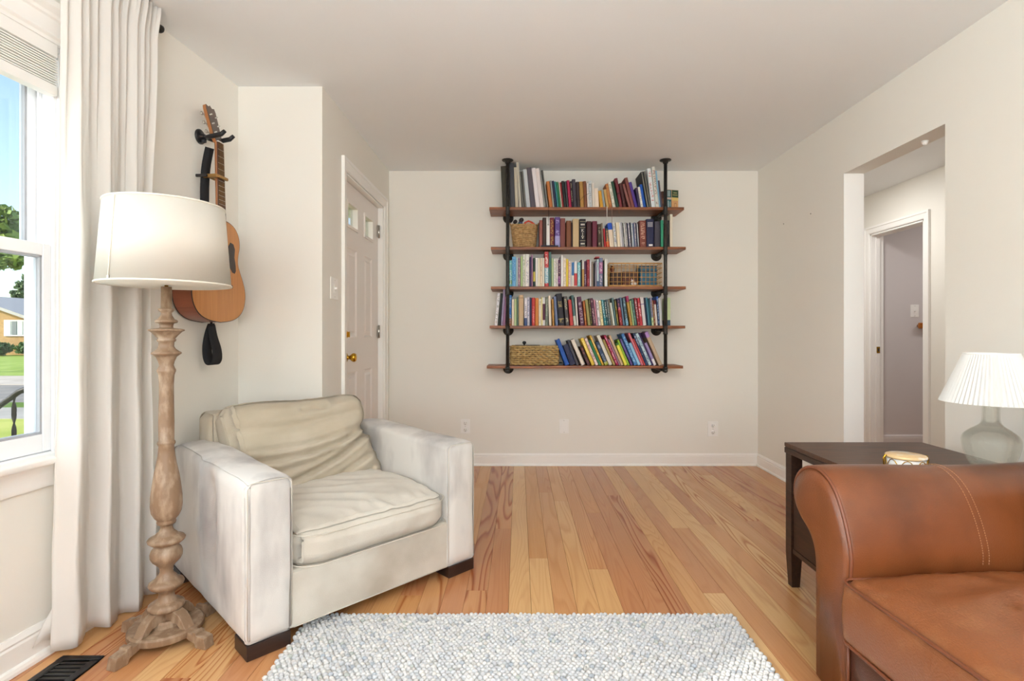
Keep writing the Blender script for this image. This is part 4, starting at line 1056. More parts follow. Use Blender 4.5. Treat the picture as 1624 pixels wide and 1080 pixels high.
# ================================================================= RUG OF FELTED WOOL LOOPS
RX0, RX1, RY0, RY1 = -.80, .822, -.42, 2.052
RG = empty('wool_rug', ((RX0 + RX1) / 2, (RY0 + RY1) / 2, 0)); tag(RG, 'chunky off-white wool loop rug flecked grey-blue on the wood floor', 'rug')
cxr, cyr = (RX0 + RX1) / 2, (RY0 + RY1) / 2
MB().box(RX0 + .008 - cxr, RX1 - .008 - cxr, RY0 - cyr, RY1 - .01 - cyr, .0005, .008).build('rug_backing', mat('rug_backing', 'B9B7B2', .95), RG)
def loops():
    nr = np.random.default_rng(5)
    sx, sy = .0172, .0138
    # base nodule: low-poly ellipsoid
    mb = MB(); mb.sphere((0, 0, 0), (1, 1, 1), 8, 5)
    bv = np.array(mb.v); 
    bf = []
    for q in mb.f:
        bf.append(q)
    bv_u, inv = np.unique(np.round(bv, 5), axis=0, return_inverse=True); inv = inv.reshape(-1)
    tri = []
    for q in bf:
        q = [int(inv[i]) for i in q]; q2 = [q[0]]
        for a in q[1:]:
            if a != q2[-1]: q2.append(a)
        if q2[0] == q2[-1]: q2 = q2[:-1]
        if len(set(q2)) < 3: continue
        for i in range(1, len(q2) - 1): tri.append((q2[0], q2[i], q2[i + 1]))
    tri = np.array(tri)
    ys = np.arange(.62, RY1 - sy * .5, sy); P = []
    for j, y in enumerate(ys):
        xs = np.arange(RX0 + sx / 2 + (sx / 2 if j % 2 else 0), RX1 - .2 * sx, sx)
        P.append(np.stack([xs, np.full_like(xs, y)], 1))
    P = np.concatenate(P); N = len(P)
    q = P - np.array([-.898, 1.756]); tt = q[:, 0] * .697 + q[:, 1] * .717; ss = -q[:, 0] * .717 + q[:, 1] * .697
    P = P[~((tt > -.01) & (tt < .165) & (ss > -.012) & (ss < .13))]; N = len(P)
    P += nr.normal(0, .0015, P.shape)
    ang = nr.normal(0, .35, N); sa = nr.uniform(.0084, .0106, N); sb = nr.uniform(.0072, .0090, N); sz = nr.uniform(.0075, .0092, N)
    ca, sn = np.cos(ang), np.sin(ang)
    V = bv_u[None] * np.stack([sa, sb, sz], 1)[:, None]
    X = V[..., 0] * ca[:, None] - V[..., 1] * sn[:, None] + P[:, None, 0] - cxr
    Y = V[..., 0] * sn[:, None] + V[..., 1] * ca[:, None] + P[:, None, 1] - cyr
    Zc = V[..., 2] + (.0095 + nr.normal(0, .0013, N))[:, None]
    co = np.stack([X, Y, np.maximum(Zc, .0006)], -1).reshape(-1, 3)
    T = (tri[None] + (np.arange(N) * len(bv_u))[:, None, None]).reshape(-1, 3)
    me = bpy.data.meshes.new('wool_loops'); me.vertices.add(len(co)); me.vertices.foreach_set('co', co.ravel())
    me.loops.add(T.size); me.loops.foreach_set('vertex_index', T.ravel().astype(np.int32))
    me.polygons.add(len(T)); me.polygons.foreach_set('loop_start', np.arange(0, T.size, 3, dtype=np.int32)); me.polygons.foreach_set('loop_total', np.full(len(T), 3, np.int32))
    me.polygons.foreach_set('use_smooth', np.ones(len(T), bool)); me.update(); me.validate()
    base = np.array([[*s2l(c)] for c in ('E3E2E0', 'DEDDDC', 'EAE8E4', 'D3D4D6', 'DADBDD')])
    acc = np.array([[*s2l(c)] for c in ('93A5B8', 'A9B0B4', '7F8E9E', '9BA79B', 'A8A196', '6F7F95')])
    col = base[nr.integers(0, len(base), N)]
    w = np.array([fbm(p[0] * 1.8, p[1] * 13, 2) for p in P])
    pa = .05 + .24 * np.clip(w, 0, 1) + .10 * (P[:, 0] < -.45)
    is_a = nr.random(N) < pa; col[is_a] = acc[nr.integers(0, len(acc), is_a.sum())] * .55 + base[0] * .45
    ca_ = me.color_attributes.new('tint', 'FLOAT_COLOR', 'POINT')
    cc = np.concatenate([np.repeat(col, len(bv_u), 0), np.ones((N * len(bv_u), 1))], 1).astype(np.float32); ca_.data.foreach_set('color', cc.ravel())
    m = mat('felted_wool', 'FFFFFF', .98, bump=.6, bs=500, sheen=.3, spec=.1)
    at = m.node_tree.nodes.new('ShaderNodeAttribute'); at.attribute_name = 'tint'
    m.node_tree.links.new(at.outputs['Color'], m.node_tree.nodes['Principled BSDF'].inputs['Base Color'])
    me.materials.append(m)
    o = bpy.data.objects.new('wool_loops', me); C.objects.link(o); o.parent = RG; o['kind'] = 'stuff'
loops()
# ================================================================= PIPE-AND-PLANK WALL SHELF
YS = 4.17                                  # shelf front edges
SZ = [2.082, 1.771, 1.461, 1.154, .840]    # shelf tops
ends = [(-.227, 1.298), (-.215, 1.312), (-.215, 1.312), (-.225, 1.307), (-.247, 1.290)]
PX = (-.083, 1.142); YP = 4.135; pr_ = .0134; th = .022
SH = empty('bookshelf', (0, YB, 0)); tag(SH, 'five-tier bookshelf of reddish planks on black iron pipes, hung on back wall', 'bookshelf')
def L(v): return (v[0], v[1] - YB, v[2])
rs_ = random.Random(4)
for i, z in enumerate(SZ):
    a, b_ = ends[i]; m_ = MB(); n_ = 24; v = []
    sag = -.006 if i == 4 else -.003
    for k in range(n_ + 1):
        t = k / n_; x = a + (b_ - a) * t; dz = sag * math.sin(math.pi * t) + (.0 if i != 2 else -.003 * t)
        fy = YS + rs_.uniform(-.0012, .0012)
        v += [(x, fy - YB, z - th + dz * 0), (x, fy - YB, z + 0), (x, -.001, z), (x, -.001, z - th)]
    f = [(0, 1, 2, 3), tuple(4 * n_ + q for q in (3, 2, 1, 0))]
    for k in range(n_):
        for q in range(4): f.append((4 * k + q, 4 * k + (q + 1) % 4, 4 * k + 4 + (q + 1) % 4, 4 * k + 4 + q))
    m_.add(v, f).build('shelf_board', M['shelfwood'], SH, bevel=.0015, seg=1)
zc = [z - th - pr_ for z in SZ]
for x in PX:
    m_ = MB(); m_.tube([L((x, YP, zc[4])), L((x, YP, CEIL - .004))], pr_, 16); m_.build('upright_pipe', M['iron'], SH)
    m_ = MB(); m_.lathe([(.0001, CEIL - .0005), (.044, CEIL - .001), (.044, CEIL - .006), (.040, CEIL - .009), (.022, CEIL - .012), (.019, CEIL - .028), (.0135, CEIL - .030)], 28, L((x, YP, 0))); m_.build('ceiling_flange', M['iron'], SH)
    for i, z in enumerate(zc):
        m_ = MB(); m_.tube([L((x, YP, z)), L((x, YB - .004, z))], pr_, 12); m_.build('support_pipe', M['iron'], SH)
        m_ = MB(); m_.lathe([(.0001, -.0005), (.044, -.001), (.044, -.007), (.040, -.010), (.021, -.014), (.019, -.028), (.0135, -.030)], 28, L((x, YB, z)), axis='y'); m_.build('wall_flange', M['iron'], SH)
        m_ = MB()
        if i < 4:
            m_.lathe([(pr_, -.034), (.0175, -.033), (.0175, -.024), (.0160, -.022), (.0160, .022), (.0175, .024), (.0175, .033), (pr_, .034)], 20, L((x, YP, z)))
            m_.lathe([(.0158, 0), (.0158, .020), (.0175, .022), (.0175, .030), (pr_, .031)], 20, L((x, YP, z)), axis='y'); m_.build('tee_fitting', M['iron'], SH)
        else:
            m_.sphere(L((x, YP, z)), .0185, 16, 10); m_.lathe([(.0175, .010), (.0178, .030), (pr_, .031)], 20, L((x, YP, z))); m_.lathe([(.0175, .010), (.0178, .030), (pr_, .031)], 20, L((x, YP, z)), axis='y')
            m_.build('elbow_fitting', M['iron'], SH)

# ================================================================= BOOKS
YBK = YS + .014; KS = 845 / YBK
def pxx(px): return (px - 822) / KS
def pzz(py): return 1.087 + (530 - py) / KS
SHNAME = ['top shelf', 'second shelf', 'middle shelf', 'fourth shelf', 'bottom shelf']
COL = {  # colour word -> sRGB
 'black': '232124', 'charcoal': '45434A', 'dark grey': '57555A', 'grey': '9C9CA0', 'silver grey': 'A9ABB2', 'pale grey': 'C4C8CE', 'white': 'E4E3E2', 'off-white': 'DCD8CF', 'cream': 'E0D3BC', 'ivory': 'E9DFCE', 'beige': 'BFA986',
 'tan': 'C39A5E', 'golden tan': 'B58A45', 'orange': 'C97B3E', 'orange-brown': 'B4713A', 'rust': 'A65A32', 'brown': '7A4A30', 'dark brown': '42302A', 'reddish brown': '7C4238', 'pinkish brown': '8E5A52', 'maroon': '6E2530', 'dark maroon': '4C2026',
 'wine red': '6B2238', 'dark red': '8C2A2E', 'red': 'B8353A', 'crimson': '9E1F45', 'coral red': 'C4474A', 'pink': 'C98A98', 'rose pink': 'D0707C', 'pale pink': 'E6D3CC', 'mauve': '9A7490', 'lilac grey': '9C95AB', 'lavender': 'A793C6', 'purple': '55358C',
 'deep purple': '3E2A55', 'plum': '57324A', 'violet': '5A4A86', 'navy': '232B45', 'dark blue': '2E3F66', 'blue': '2C4FA0', 'royal blue': '1E4FA8', 'mid blue': '3F78B4', 'sky blue': '6FAFD8', 'light blue': '8CBAD6', 'pale blue': 'B9CEDD', 'slate blue': '6A7890',
 'teal': '3E7C88', 'dark teal': '29525A', 'pale teal': '9FC6C4', 'slate': '54666C', 'slate green': '53706A', 'dark green': '23453B', 'green': '2F7A4E', 'emerald': '3FA27A', 'olive green': '77806A', 'pale green': 'AFC08E', 'light green': 'C3D3A0',
 'lime green': '8FB83A', 'olive': '6E6238', 'olive tan': '9B8A54', 'yellow': 'E0C24A', 'pale yellow': 'E6DDA6', 'mustard': 'CC9A35', 'bright yellow': 'E6D956', 'turquoise': '79BFC4', 'ash brown': '8A7B70', 'dark olive': '3B382E'}
W_, B_, G_ = 'E8E6E0', '1E1C1E', 'B89648'
# (x0, x1, y_top, shift of the top in px, colour, kind, accent, title 0/1, band (lo, hi, colour) or None)
S1 = [
 (797.0, 807.5, 263, -3.0, 'dark olive', 'ring binder', B_, 0, None), (809.5, 817.3, 257.5, -1, 'charcoal', 'ring binder', B_, 0, None),
 (817.6, 822.2, 264, -1.5, 'cream', 'spiral notebook', B_, 0, None), (823.5, 827.5, 254, -4, 'white', 'spiral notebook', B_, 0, None), (828.5, 834.8, 271, -6, 'black', 'comb-bound notebook', W_, 0, None),
 (835.0, 841.3, 268, -6.5, 'pale grey', 'binder', B_, 0, None), (841.8, 849.8, 265, -8.5, 'dark grey', 'cloth binder', B_, 0, None), (850.2, 856.6, 266, -8, 'white', 'binder', B_, 0, None), (857.0, 863.2, 266.5, -8, 'off-white', 'binder', B_, 0, None),
 (864.0, 869.5, 269, -7.5, 'white', 'comb-bound notebook', B_, 0, None), (871.4, 876.7, 287, -5.3, 'orange-brown', 'book', B_, 0, None), (876.9, 879.6, 286, -4.8, 'grey', 'book', W_, 0, None), (879.8, 883.6, 286.5, -5, 'navy', 'book', W_, 0, None),
 (883.8, 886.6, 287.5, -5, 'teal', 'book', W_, 0, None), (886.8, 890.0, 288, -5, 'green', 'book', W_, 0, None), (890.2, 892.0, 288, -4.5, 'cream', 'book', B_, 0, None), (892.2, 894.6, 289, -4.5, 'dark red', 'book', G_, 0, None),
 (894.8, 899.0, 286.5, -4.4, 'black', 'book', G_, 0, None), (899.2, 902.2, 287, -4, 'charcoal', 'book', G_, 0, None), (902.4, 906.8, 285.5, -3.7, 'crimson', 'book', 'D9A7B4', 0, None), (907.0, 909.6, 287, -3, 'black', 'floral journal', 'C9BDA0', 1, None),
 (909.8, 915.2, 284, -2.7, 'charcoal', 'book', '6A6870', 0, None), (915.4, 920.4, 288, -2, 'dark brown', 'book', G_, 0, None), (920.7, 926.4, 287.5, -2, 'golden tan', 'book', '8A5A28', 0, None), (926.6, 931.6, 287, -2, 'brown', 'book', G_, 0, None),
 (931.9, 934.4, 290, -1.5, 'white', 'book', B_, 0, None), (934.6, 939.6, 286.5, -1.8, 'pale grey', 'marbled journal', '6F7880', 1, None), (940.0, 943.6, 290, -1.5, 'pale pink', 'book', B_, 0, None), (944.0, 950.4, 298, -1, 'ivory', 'book', 'C9BDA0', 0, None),
 (952.0, 957.0, 302, -3, 'mustard', 'book', B_, 0, None), (957.2, 960.8, 300, -3.4, 'grey', 'book', W_, 0, None), (961.6, 966.4, 300, -5.5, 'tan', 'book', 'E0C08A', 0, None), (966.6, 971.2, 291, -6.4, 'orange-brown', 'book', G_, 1, None),
 (972.0, 977.0, 288, -8.6, 'off-white', 'floral book', '8E9A7C', 1, None), (978.0, 982.6, 287, -9.6, 'dark green', 'book', G_, 0, None), (982.8, 987.6, 282, -8.2, 'maroon', 'book', G_, 0, (.46, .49, '2E0F14')), (989.0, 993.6, 290, -7.4, 'dark maroon', 'book', G_, 0, None),
 (997.4, 1001.6, 291, -10.6, 'pinkish brown', 'book', G_, 0, None), (1001.8, 1007.0, 281, -11.6, 'reddish brown', 'book', G_, 0, None), (1007.4, 1012.2, 288, -10.6, 'purple', 'book', G_, 0, None), (1012.6, 1016.6, 297, -5, 'deep purple', 'book', G_, 0, None),
 (1016.8, 1020.6, 296, -5.2, 'white', 'patterned book', '8E7A6A', 1, None), (1020.8, 1025.2, 292, -6.6, 'royal blue', 'book', 'C9BDA0', 0, None), (1026.4, 1033.2, 271, -10, 'black', 'comb-bound notebook', W_, 0, None), (1033.5, 1040.0, 266.5, -7.2, 'white', 'binder', 'C86A60', 1, None),
 (1040.6, 1045.8, 264, -7, 'off-white', 'binder', '9C5A58', 1, None), (1046.0, 1048.2, 270, -6, 'light blue', 'booklet', W_, 0, None), (1048.4, 1051.0, 286, -5, 'dark grey', 'booklet', W_, 0, None)]
S2 = [
 (855.5, 860.4, 349, 0, 'pinkish brown', 'book', G_, 0, None), (860.6, 866.2, 345, 0, 'dark brown', 'book', G_, 0, None), (866.6, 872.0, 347.5, 0, 'white', 'book', B_, 0, None), (872.2, 878.8, 345, 0, 'maroon', 'book', G_, 1, None),
 (880.2, 888.4, 344, 0, 'violet', 'book', 'A9A0D0', 1, (0, .38, '9A97C8')), (888.6, 896.6, 346, 0, 'reddish brown', 'book', G_, 0, None), (898.4, 905.8, 350, 0, 'brown', 'book', G_, 0, None), (906.0, 908.2, 353, 0, 'black', 'booklet', G_, 0, None),
 (908.6, 918.2, 346.8, 0, 'beige', 'cloth-bound book', '9B8A64', 0, None), (919.2, 929.2, 347, 0, 'black', 'thick book with gilt bands', G_, 0, None), (930.6, 938.2, 350.5, 0, 'dark maroon', 'book', G_, 0, None), (939.6, 947.2, 350.5, 0, 'wine red', 'book', G_, 0, None),
 (948.6, 954.2, 355, -.8, 'dark brown', 'book', 'A89A84', 1, None), (955.0, 957.8, 353.5, -2, 'ash brown', 'book', W_, 0, None), (958.9, 961.4, 362, -2, 'red', 'book', W_, 0, None), (962.2, 966.8, 362, -2, 'charcoal', 'book', 'D9A05A', 1, (0, .30, 'C4502E')),
 (967.6, 974.4, 353, -5, 'cream', 'picture book with a blue top', '3A3430', 0, (.72, 1.01, '2450B8')), (975.0, 979.2, 353, -3.6, 'off-white', 'book', '4A6A9A', 1, None), (979.6, 984.6, 352.5, -3, 'cream', 'book', B_, 0, None), (984.8, 987.6, 353, -3.2, 'white', 'booklet', B_, 0, None)]
x_ = 987.9
for i, (c_, w_) in enumerate([('silver grey', 2.6), ('dark grey', 1.7), ('white', 2.0), ('grey', 2.6), ('navy', 1.8), ('lilac grey', 2.8), ('charcoal', 1.8), ('pale grey', 2.6), ('slate blue', 2.0), ('lilac grey', 2.6), ('navy', 1.6), ('silver grey', 2.2)]):
    S2.append((x_, x_ + w_ - .15, 352.5 + (i % 3) * .8, -3.6 + i * .12, c_, 'thin journal', W_, i % 2, None)); x_ += w_
S2 += [(1014.9, 1025.2, 349.5, -.8, 'reddish brown', 'thick book', 'C9A08A', 1, None), (1026.0, 1037.6, 347, -.6, 'navy', 'thick book with a white sticker', 'D6D4D0', 0, None), (1038.6, 1047.4, 351, 0, 'charcoal', 'book', 'A08088', 0, None),
 (1048.6, 1052.6, 349, 0, 'emerald', 'book', W_, 0, None)]
S3 = [
 (807.6, 812.0, 413, 0, 'turquoise', 'book', W_, 1, (.10, .24, '5E9A4A')), (812.2, 818.4, 407, 0, 'sky blue', 'book', '3A78B0', 1, None), (818.6, 821.2, 409, 0, 'pale blue', 'book', '9A5A60', 0, None), (821.4, 825.4, 409, 0, 'mauve', 'book', 'D9C0C0', 1, None),
 (825.6, 828.8, 406.5, 0, 'pale green', 'book', W_, 0, None), (829.0, 833.0, 403, 0, 'off-white', 'book', '7A9A7A', 1, None), (833.2, 839.4, 403, 0, 'white', 'book', '9A9AA8', 1, None), (839.8, 842.6, 407.5, 0, 'deep purple', 'book', W_, 0, None),
 (842.8, 845.2, 404, 0, 'mauve', 'booklet', W_, 0, None), (845.6, 849.0, 409, 0, 'dark green', 'book with a yellow foot', 'C0B060', 0, (.18, .52, 'CDBB5A')), (849.3, 853.0, 409, 0, 'white', 'book', '8A9A8A', 0, None), (853.2, 856.6, 409.4, 0, 'ivory', 'book', 'A89A80', 0, None),
 (856.8, 860.0, 409.4, 0, 'cream', 'book', 'B0A080', 1, None), (860.2, 863.6, 409.2, 0, 'off-white', 'book', 'B0A080', 0, None), (864.0, 870.0, 399, 0, 'coral red', 'tall book with a pale blue foot', W_, 1, (.10, .54, '8FBACB')), (870.3, 874.4, 399.5, 0, 'slate green', 'tall book', W_, 0, None),
 (874.6, 878.0, 409.5, 0, 'pale green', 'book', W_, 0, None), (878.2, 881.6, 410, 0, 'white', 'book', 'B0A8A0', 1, None), (881.8, 885.2, 410, 0, 'off-white', 'book', '8A92A8', 1, None), (885.4, 889.0, 412, 0, 'plum', 'book', 'D9C9C0', 1, (.10, .38, '8E3A8C')),
 (889.6, 893.2, 405, 0, 'white', 'tall book', 'B0A8A0', 0, None), (893.4, 897.8, 409, 0, 'ivory', 'book', 'A8A090', 1, None), (898.0, 901.4, 410.5, 0, 'yellow', 'book', 'E9DFA0', 0, None), (901.6, 905.0, 414, 0, 'pale pink', 'book', 'C86A60', 1, None),
 (905.2, 906.8, 414, 0, 'white', 'booklet', 'C86A60', 0, None), (907.0, 910.6, 416, 0, 'mid blue', 'book', W_, 0, (0, .46, 'E6E0D6')), (910.8, 915.6, 414, 0, 'white', 'book with a red foot', 'C0504E', 0, (.03, .52, 'C4474A')), (916.0, 921.0, 416, 0, 'turquoise', 'book', 'DCEAEA', 1, None),
 (921.2, 923.2, 412, 0, 'black', 'book', W_, 0, None), (923.4, 926.6, 414, 0, 'tan', 'book', W_, 0, (.68, 1.01, 'E8E2DA')), (926.8, 930.4, 414, 0, 'plum', 'book', 'C0B0C0', 1, None), (930.8, 935.4, 411.5, 0, 'dark red', 'book', 'C07078', 1, None),
 (935.6, 937.8, 413, 0, 'white', 'book', 'B0A8A0', 0, None), (938.0, 941.0, 415, 0, 'ash brown', 'book', W_, 0, None), (941.2, 944.0, 422, 0, 'black', 'short book', W_, 0, None), (944.2, 946.4, 415, 0, 'lilac grey', 'book', W_, 0, None),
 (946.8, 950.0, 411, 0, 'pale blue', 'book', '5A6A8A', 1, (0, .2, '4E6A8E')), (950.3, 956.2, 409, 0, 'slate blue', 'book', 'E0C8D8', 1, (.45, .85, 'A56A96')), (956.5, 958.4, 413, 0, 'black', 'booklet', W_, 0, None), (958.9, 963.6, 411, 0, 'white', 'book', '6A7AB0', 0, None)]
S4 = [
 (784.2, 789.0, 464.5, 5, 'white', 'book with a birch-bark pattern', '8A8A7A', 1, None), (789.2, 793.6, 465, 4.4, 'black', 'book', W_, 0, None), (794.2, 797.6, 458.5, 4, 'lilac grey', 'book', '7A7488', 0, None), (797.8, 801.2, 470, 2.4, 'mauve', 'book', W_, 0, None),
 (806.6, 811.2, 468, 0, 'mid blue', 'book', 'A8C0DA', 1, (0, .24, 'A6643C')), (811.6, 815.4, 474.5, 0, 'ivory', 'book', 'A89A80', 0, None), (815.6, 819.4, 474, 0, 'pale green', 'book', W_, 0, None), (819.6, 822.0, 471, 0, 'slate green', 'book', W_, 0, None),
 (822.6, 830.2, 468, 0, 'beige', 'thick book', '8A7450', 0, (.90, .92, '7A6444')), (831.6, 836.0, 473, 0, 'white', 'book', '5A5A80', 1, (0, .28, '3E5482')), (836.2, 840.0, 471, 0, 'pale grey', 'book', '4A5A80', 1, None), (840.2, 843.2, 472, 0, 'navy', 'book', W_, 0, None),
 (843.5, 848.6, 472, 0, 'red', 'book', 'E09A98', 1, None), (849.0, 854.0, 472.5, 0, 'orange', 'book', 'E6B878', 0, None), (854.4, 858.4, 474, 0, 'ivory', 'book', 'A8A080', 1, None), (858.6, 860.6, 471, 0, 'pale yellow', 'book', 'A8A060', 0, None),
 (860.8, 864.6, 472, 0, 'white', 'book with a plum label', W_, 0, (.20, .78, '5A2C44')), (865.0, 869.4, 471, 0, 'olive green', 'book', 'B0B8A0', 1, None), (871.0, 874.8, 469, -1.6, 'ivory', 'book', 'C0B8A8', 0, None), (876.2, 879.4, 474.5, -1.4, 'golden tan', 'book', '6A4A20', 1, None),
 (881.0, 885.4, 470, -3.2, 'slate blue', 'book', 'A0A8B8', 0, None), (886.8, 896.0, 465, -5, 'black', 'big thick book with gilt lettering', 'B8A468', 1, (.19, .215, 'B8A468')), (897.2, 902.8, 469.5, -3.6, 'charcoal', 'book', 'D9D0A8', 1, None), (904.6, 909.6, 475, -3.6, 'coral red', 'book', 'E0A0A0', 0, None),
 (910.6, 914.4, 468, -4.8, 'slate green', 'book', 'D8E0D8', 0, (0, .32, 'C8CCC0')), (914.8, 917.6, 471, -3, 'off-white', 'book', 'A0A090', 0, None), (920.6, 927.2, 470, -5.6, 'plum', 'book', 'C8B8C0', 1, None), (927.8, 931.0, 477, -3.4, 'rust', 'book', 'E0B060', 1, None),
 (932.6, 937.2, 475, -5, 'olive tan', 'book', 'C8B878', 0, None), (937.4, 940.2, 473, -3.6, 'dark olive', 'book', 'A89858', 1, None), (941.2, 945.8, 472.5, -6.4, 'plum', 'patterned book', 'C8A8A8', 1, None), (946.2, 948.6, 475, -5, 'pink', 'book', 'E8D8D8', 0, None),
 (949.2, 953.2, 476, -4.4, 'white', 'book', '303030', 1, None), (953.8, 957.8, 476.5, -4.6, 'pale yellow', 'book', '909060', 1, None), (958.8, 962.6, 475, -5.4, 'teal', 'book', 'C0D8D8', 1, None), (962.8, 965.8, 475.5, -5, 'dark teal', 'book', W_, 1, None),
 (966.2, 969.6, 474.5, -4.6, 'slate', 'book', 'A8B8A8', 1, None), (969.8, 972.2, 475, -5, 'ash brown', 'book', 'D8C8B8', 0, None), (972.8, 975.6, 480, -6, 'white', 'slim book', B_, 0, None), (975.8, 979.0, 472, -6, 'slate green', 'book', W_, 0, None),
 (979.4, 982.0, 476, -5, 'olive', 'book', 'D0C060', 1, None), (983.4, 988.2, 473, -5.6, 'dark red', 'book', 'E08090', 1, (.62, 1.01, '342A48')), (988.6, 991.4, 471.5, -5.6, 'slate blue', 'book', 'C0D0E0', 0, None), (993.0, 997.4, 472, -6, 'slate', 'book', 'A0C0D0', 1, (0, .2, '6A98B0')),
 (999.8, 1003.8, 469, -7.0, 'golden tan', 'book with a pink top', '6A3020', 1, (.80, 1.01, 'B03A6A')), (1004.0, 1006.4, 476.5, -5.4, 'pale green', 'book', W_, 0, None), (1006.8, 1011.0, 474, -6.2, 'slate green', 'book', '8AB0A0', 1, None), (1011.6, 1015.6, 472, -6.4, 'dark red', 'book', 'F0D8D8', 1, None),
 (1015.8, 1019.8, 472.5, -5.4, 'red', 'book', 'F0D8D8', 1, None), (1020.4, 1025.6, 471, -5, 'off-white', 'book', '9A8AB0', 0, (.74, .77, '8A7AA8')), (1025.8, 1028.0, 472, -4.8, 'navy', 'book', W_, 0, None), (1028.4, 1031.8, 471.5, -4.6, 'teal', 'book', '9AC8D8', 0, None),
 (1032.0, 1034.2, 474, -4, 'dark teal', 'booklet', W_, 0, None), (1034.4, 1037.4, 472, -3.6, 'lilac grey', 'book', '4A6A4A', 1, (0, .3, 'C8D8A8')), (1037.6, 1040.2, 476, -3.6, 'brown', 'book', 'D0B080', 1, None), (1040.4, 1043.4, 476, -3.4, 'ivory', 'book with a dark red top', '802830', 0, (.84, 1.01, '6A1E2C')),
 (1043.6, 1046.8, 470, -2.6, 'dark blue', 'book', '9AB0D0', 1, (.88, 1.01, '3A62B0')), (1047.0, 1051.2, 474, -3, 'pale grey', 'book', '7A7A90', 0, None), (1058.6, 1063.6, 472, 0, 'light green', 'book', W_, 0, (0, .2, '3C5566'))]
S5 = [
 (896.8, 903.8, 537, -16.6, 'royal blue', 'book', '1A3A80', 0, None), (905.0, 914.2, 545, -11.6, 'navy', 'thick book', '1A1A2A', 0, None), (914.6, 918.8, 539, -15, 'charcoal', 'book', '2A2A2A', 0, None), (922.6, 928.6, 537.5, -18.6, 'ivory', 'book', 'C0B8A8', 0, None),
 (932.0, 937.2, 548, -14, 'dark brown', 'book', 'A05A50', 1, None), (938.8, 944.2, 535.5, -20.6, 'yellow', 'book', 'F0E0A0', 1, None), (945.0, 949.6, 536, -19.6, 'pale pink', 'striped book', 'A0506A', 1, None), (950.2, 954.4, 539, -15.6, 'green', 'book', '9AC8A0', 0, None),
 (954.8, 958.6, 531.5, -19, 'mustard', 'book', 'F0D8A0', 1, None), (959.8, 965.8, 541, -14.6, 'dark blue', 'book', 'B0B8C8', 1, (0, .14, 'A8B040')), (966.6, 972.2, 530.5, -19.6, 'off-white', 'book', 'A8A0B0', 0, None), (972.8, 976.8, 538, -18, 'olive tan', 'book', 'E0D8B8', 0, None),
 (977.6, 981.8, 531, -21, 'crimson', 'book', 'E0B0C0', 1, None), (982.0, 984.8, 538, -19, 'mauve', 'booklet', W_, 0, None), (985.4, 989.6, 531.5, -21, 'beige', 'book', 'D8C8A0', 0, None), (991.0, 996.0, 543, -15.6, 'bright yellow', 'book with a green top', 'C8C040', 0, (.90, 1.01, '3A6A2A')),
 (996.2, 999.4, 538.5, -16.6, 'lime green', 'book', W_, 0, None), (1000.8, 1005.0, 537, -17, 'violet', 'book', '5A8AC0', 1, None), (1006.2, 1011.8, 528.5, -23, 'mid blue', 'book', 'A8D0E8', 1, None), (1012.2, 1017.2, 543, -17.6, 'light blue', 'book', 'E0ECF2', 0, None),
 (1017.8, 1021.6, 527.5, -24.6, 'rose pink', 'book', 'F0E0E0', 0, None), (1021.8, 1024.6, 537, -22.6, 'coral red', 'book', 'F0D0D0', 0, None), (1025.0, 1029.2, 528, -24, 'dark blue', 'book', 'D0D8E8', 1, None), (1029.6, 1034.4, 528, -23.4, 'pale blue', 'book', '4A6A8A', 1, None),
 (1034.6, 1037.0, 527.5, -22.6, 'deep purple', 'book', 'B0A0C8', 0, None), (1037.4, 1042.0, 543, -17.6, 'lavender', 'book', 'E0D0E0', 0, (0, .28, 'E6E2E4')), (1045.4, 1051.4, 525.5, -24, 'beige', 'book with a lilac top', 'E0C8B0', 0, (.84, 1.01, 'B48CC8'))]
SHELVES = [S1, S2, S3, S4, S5]

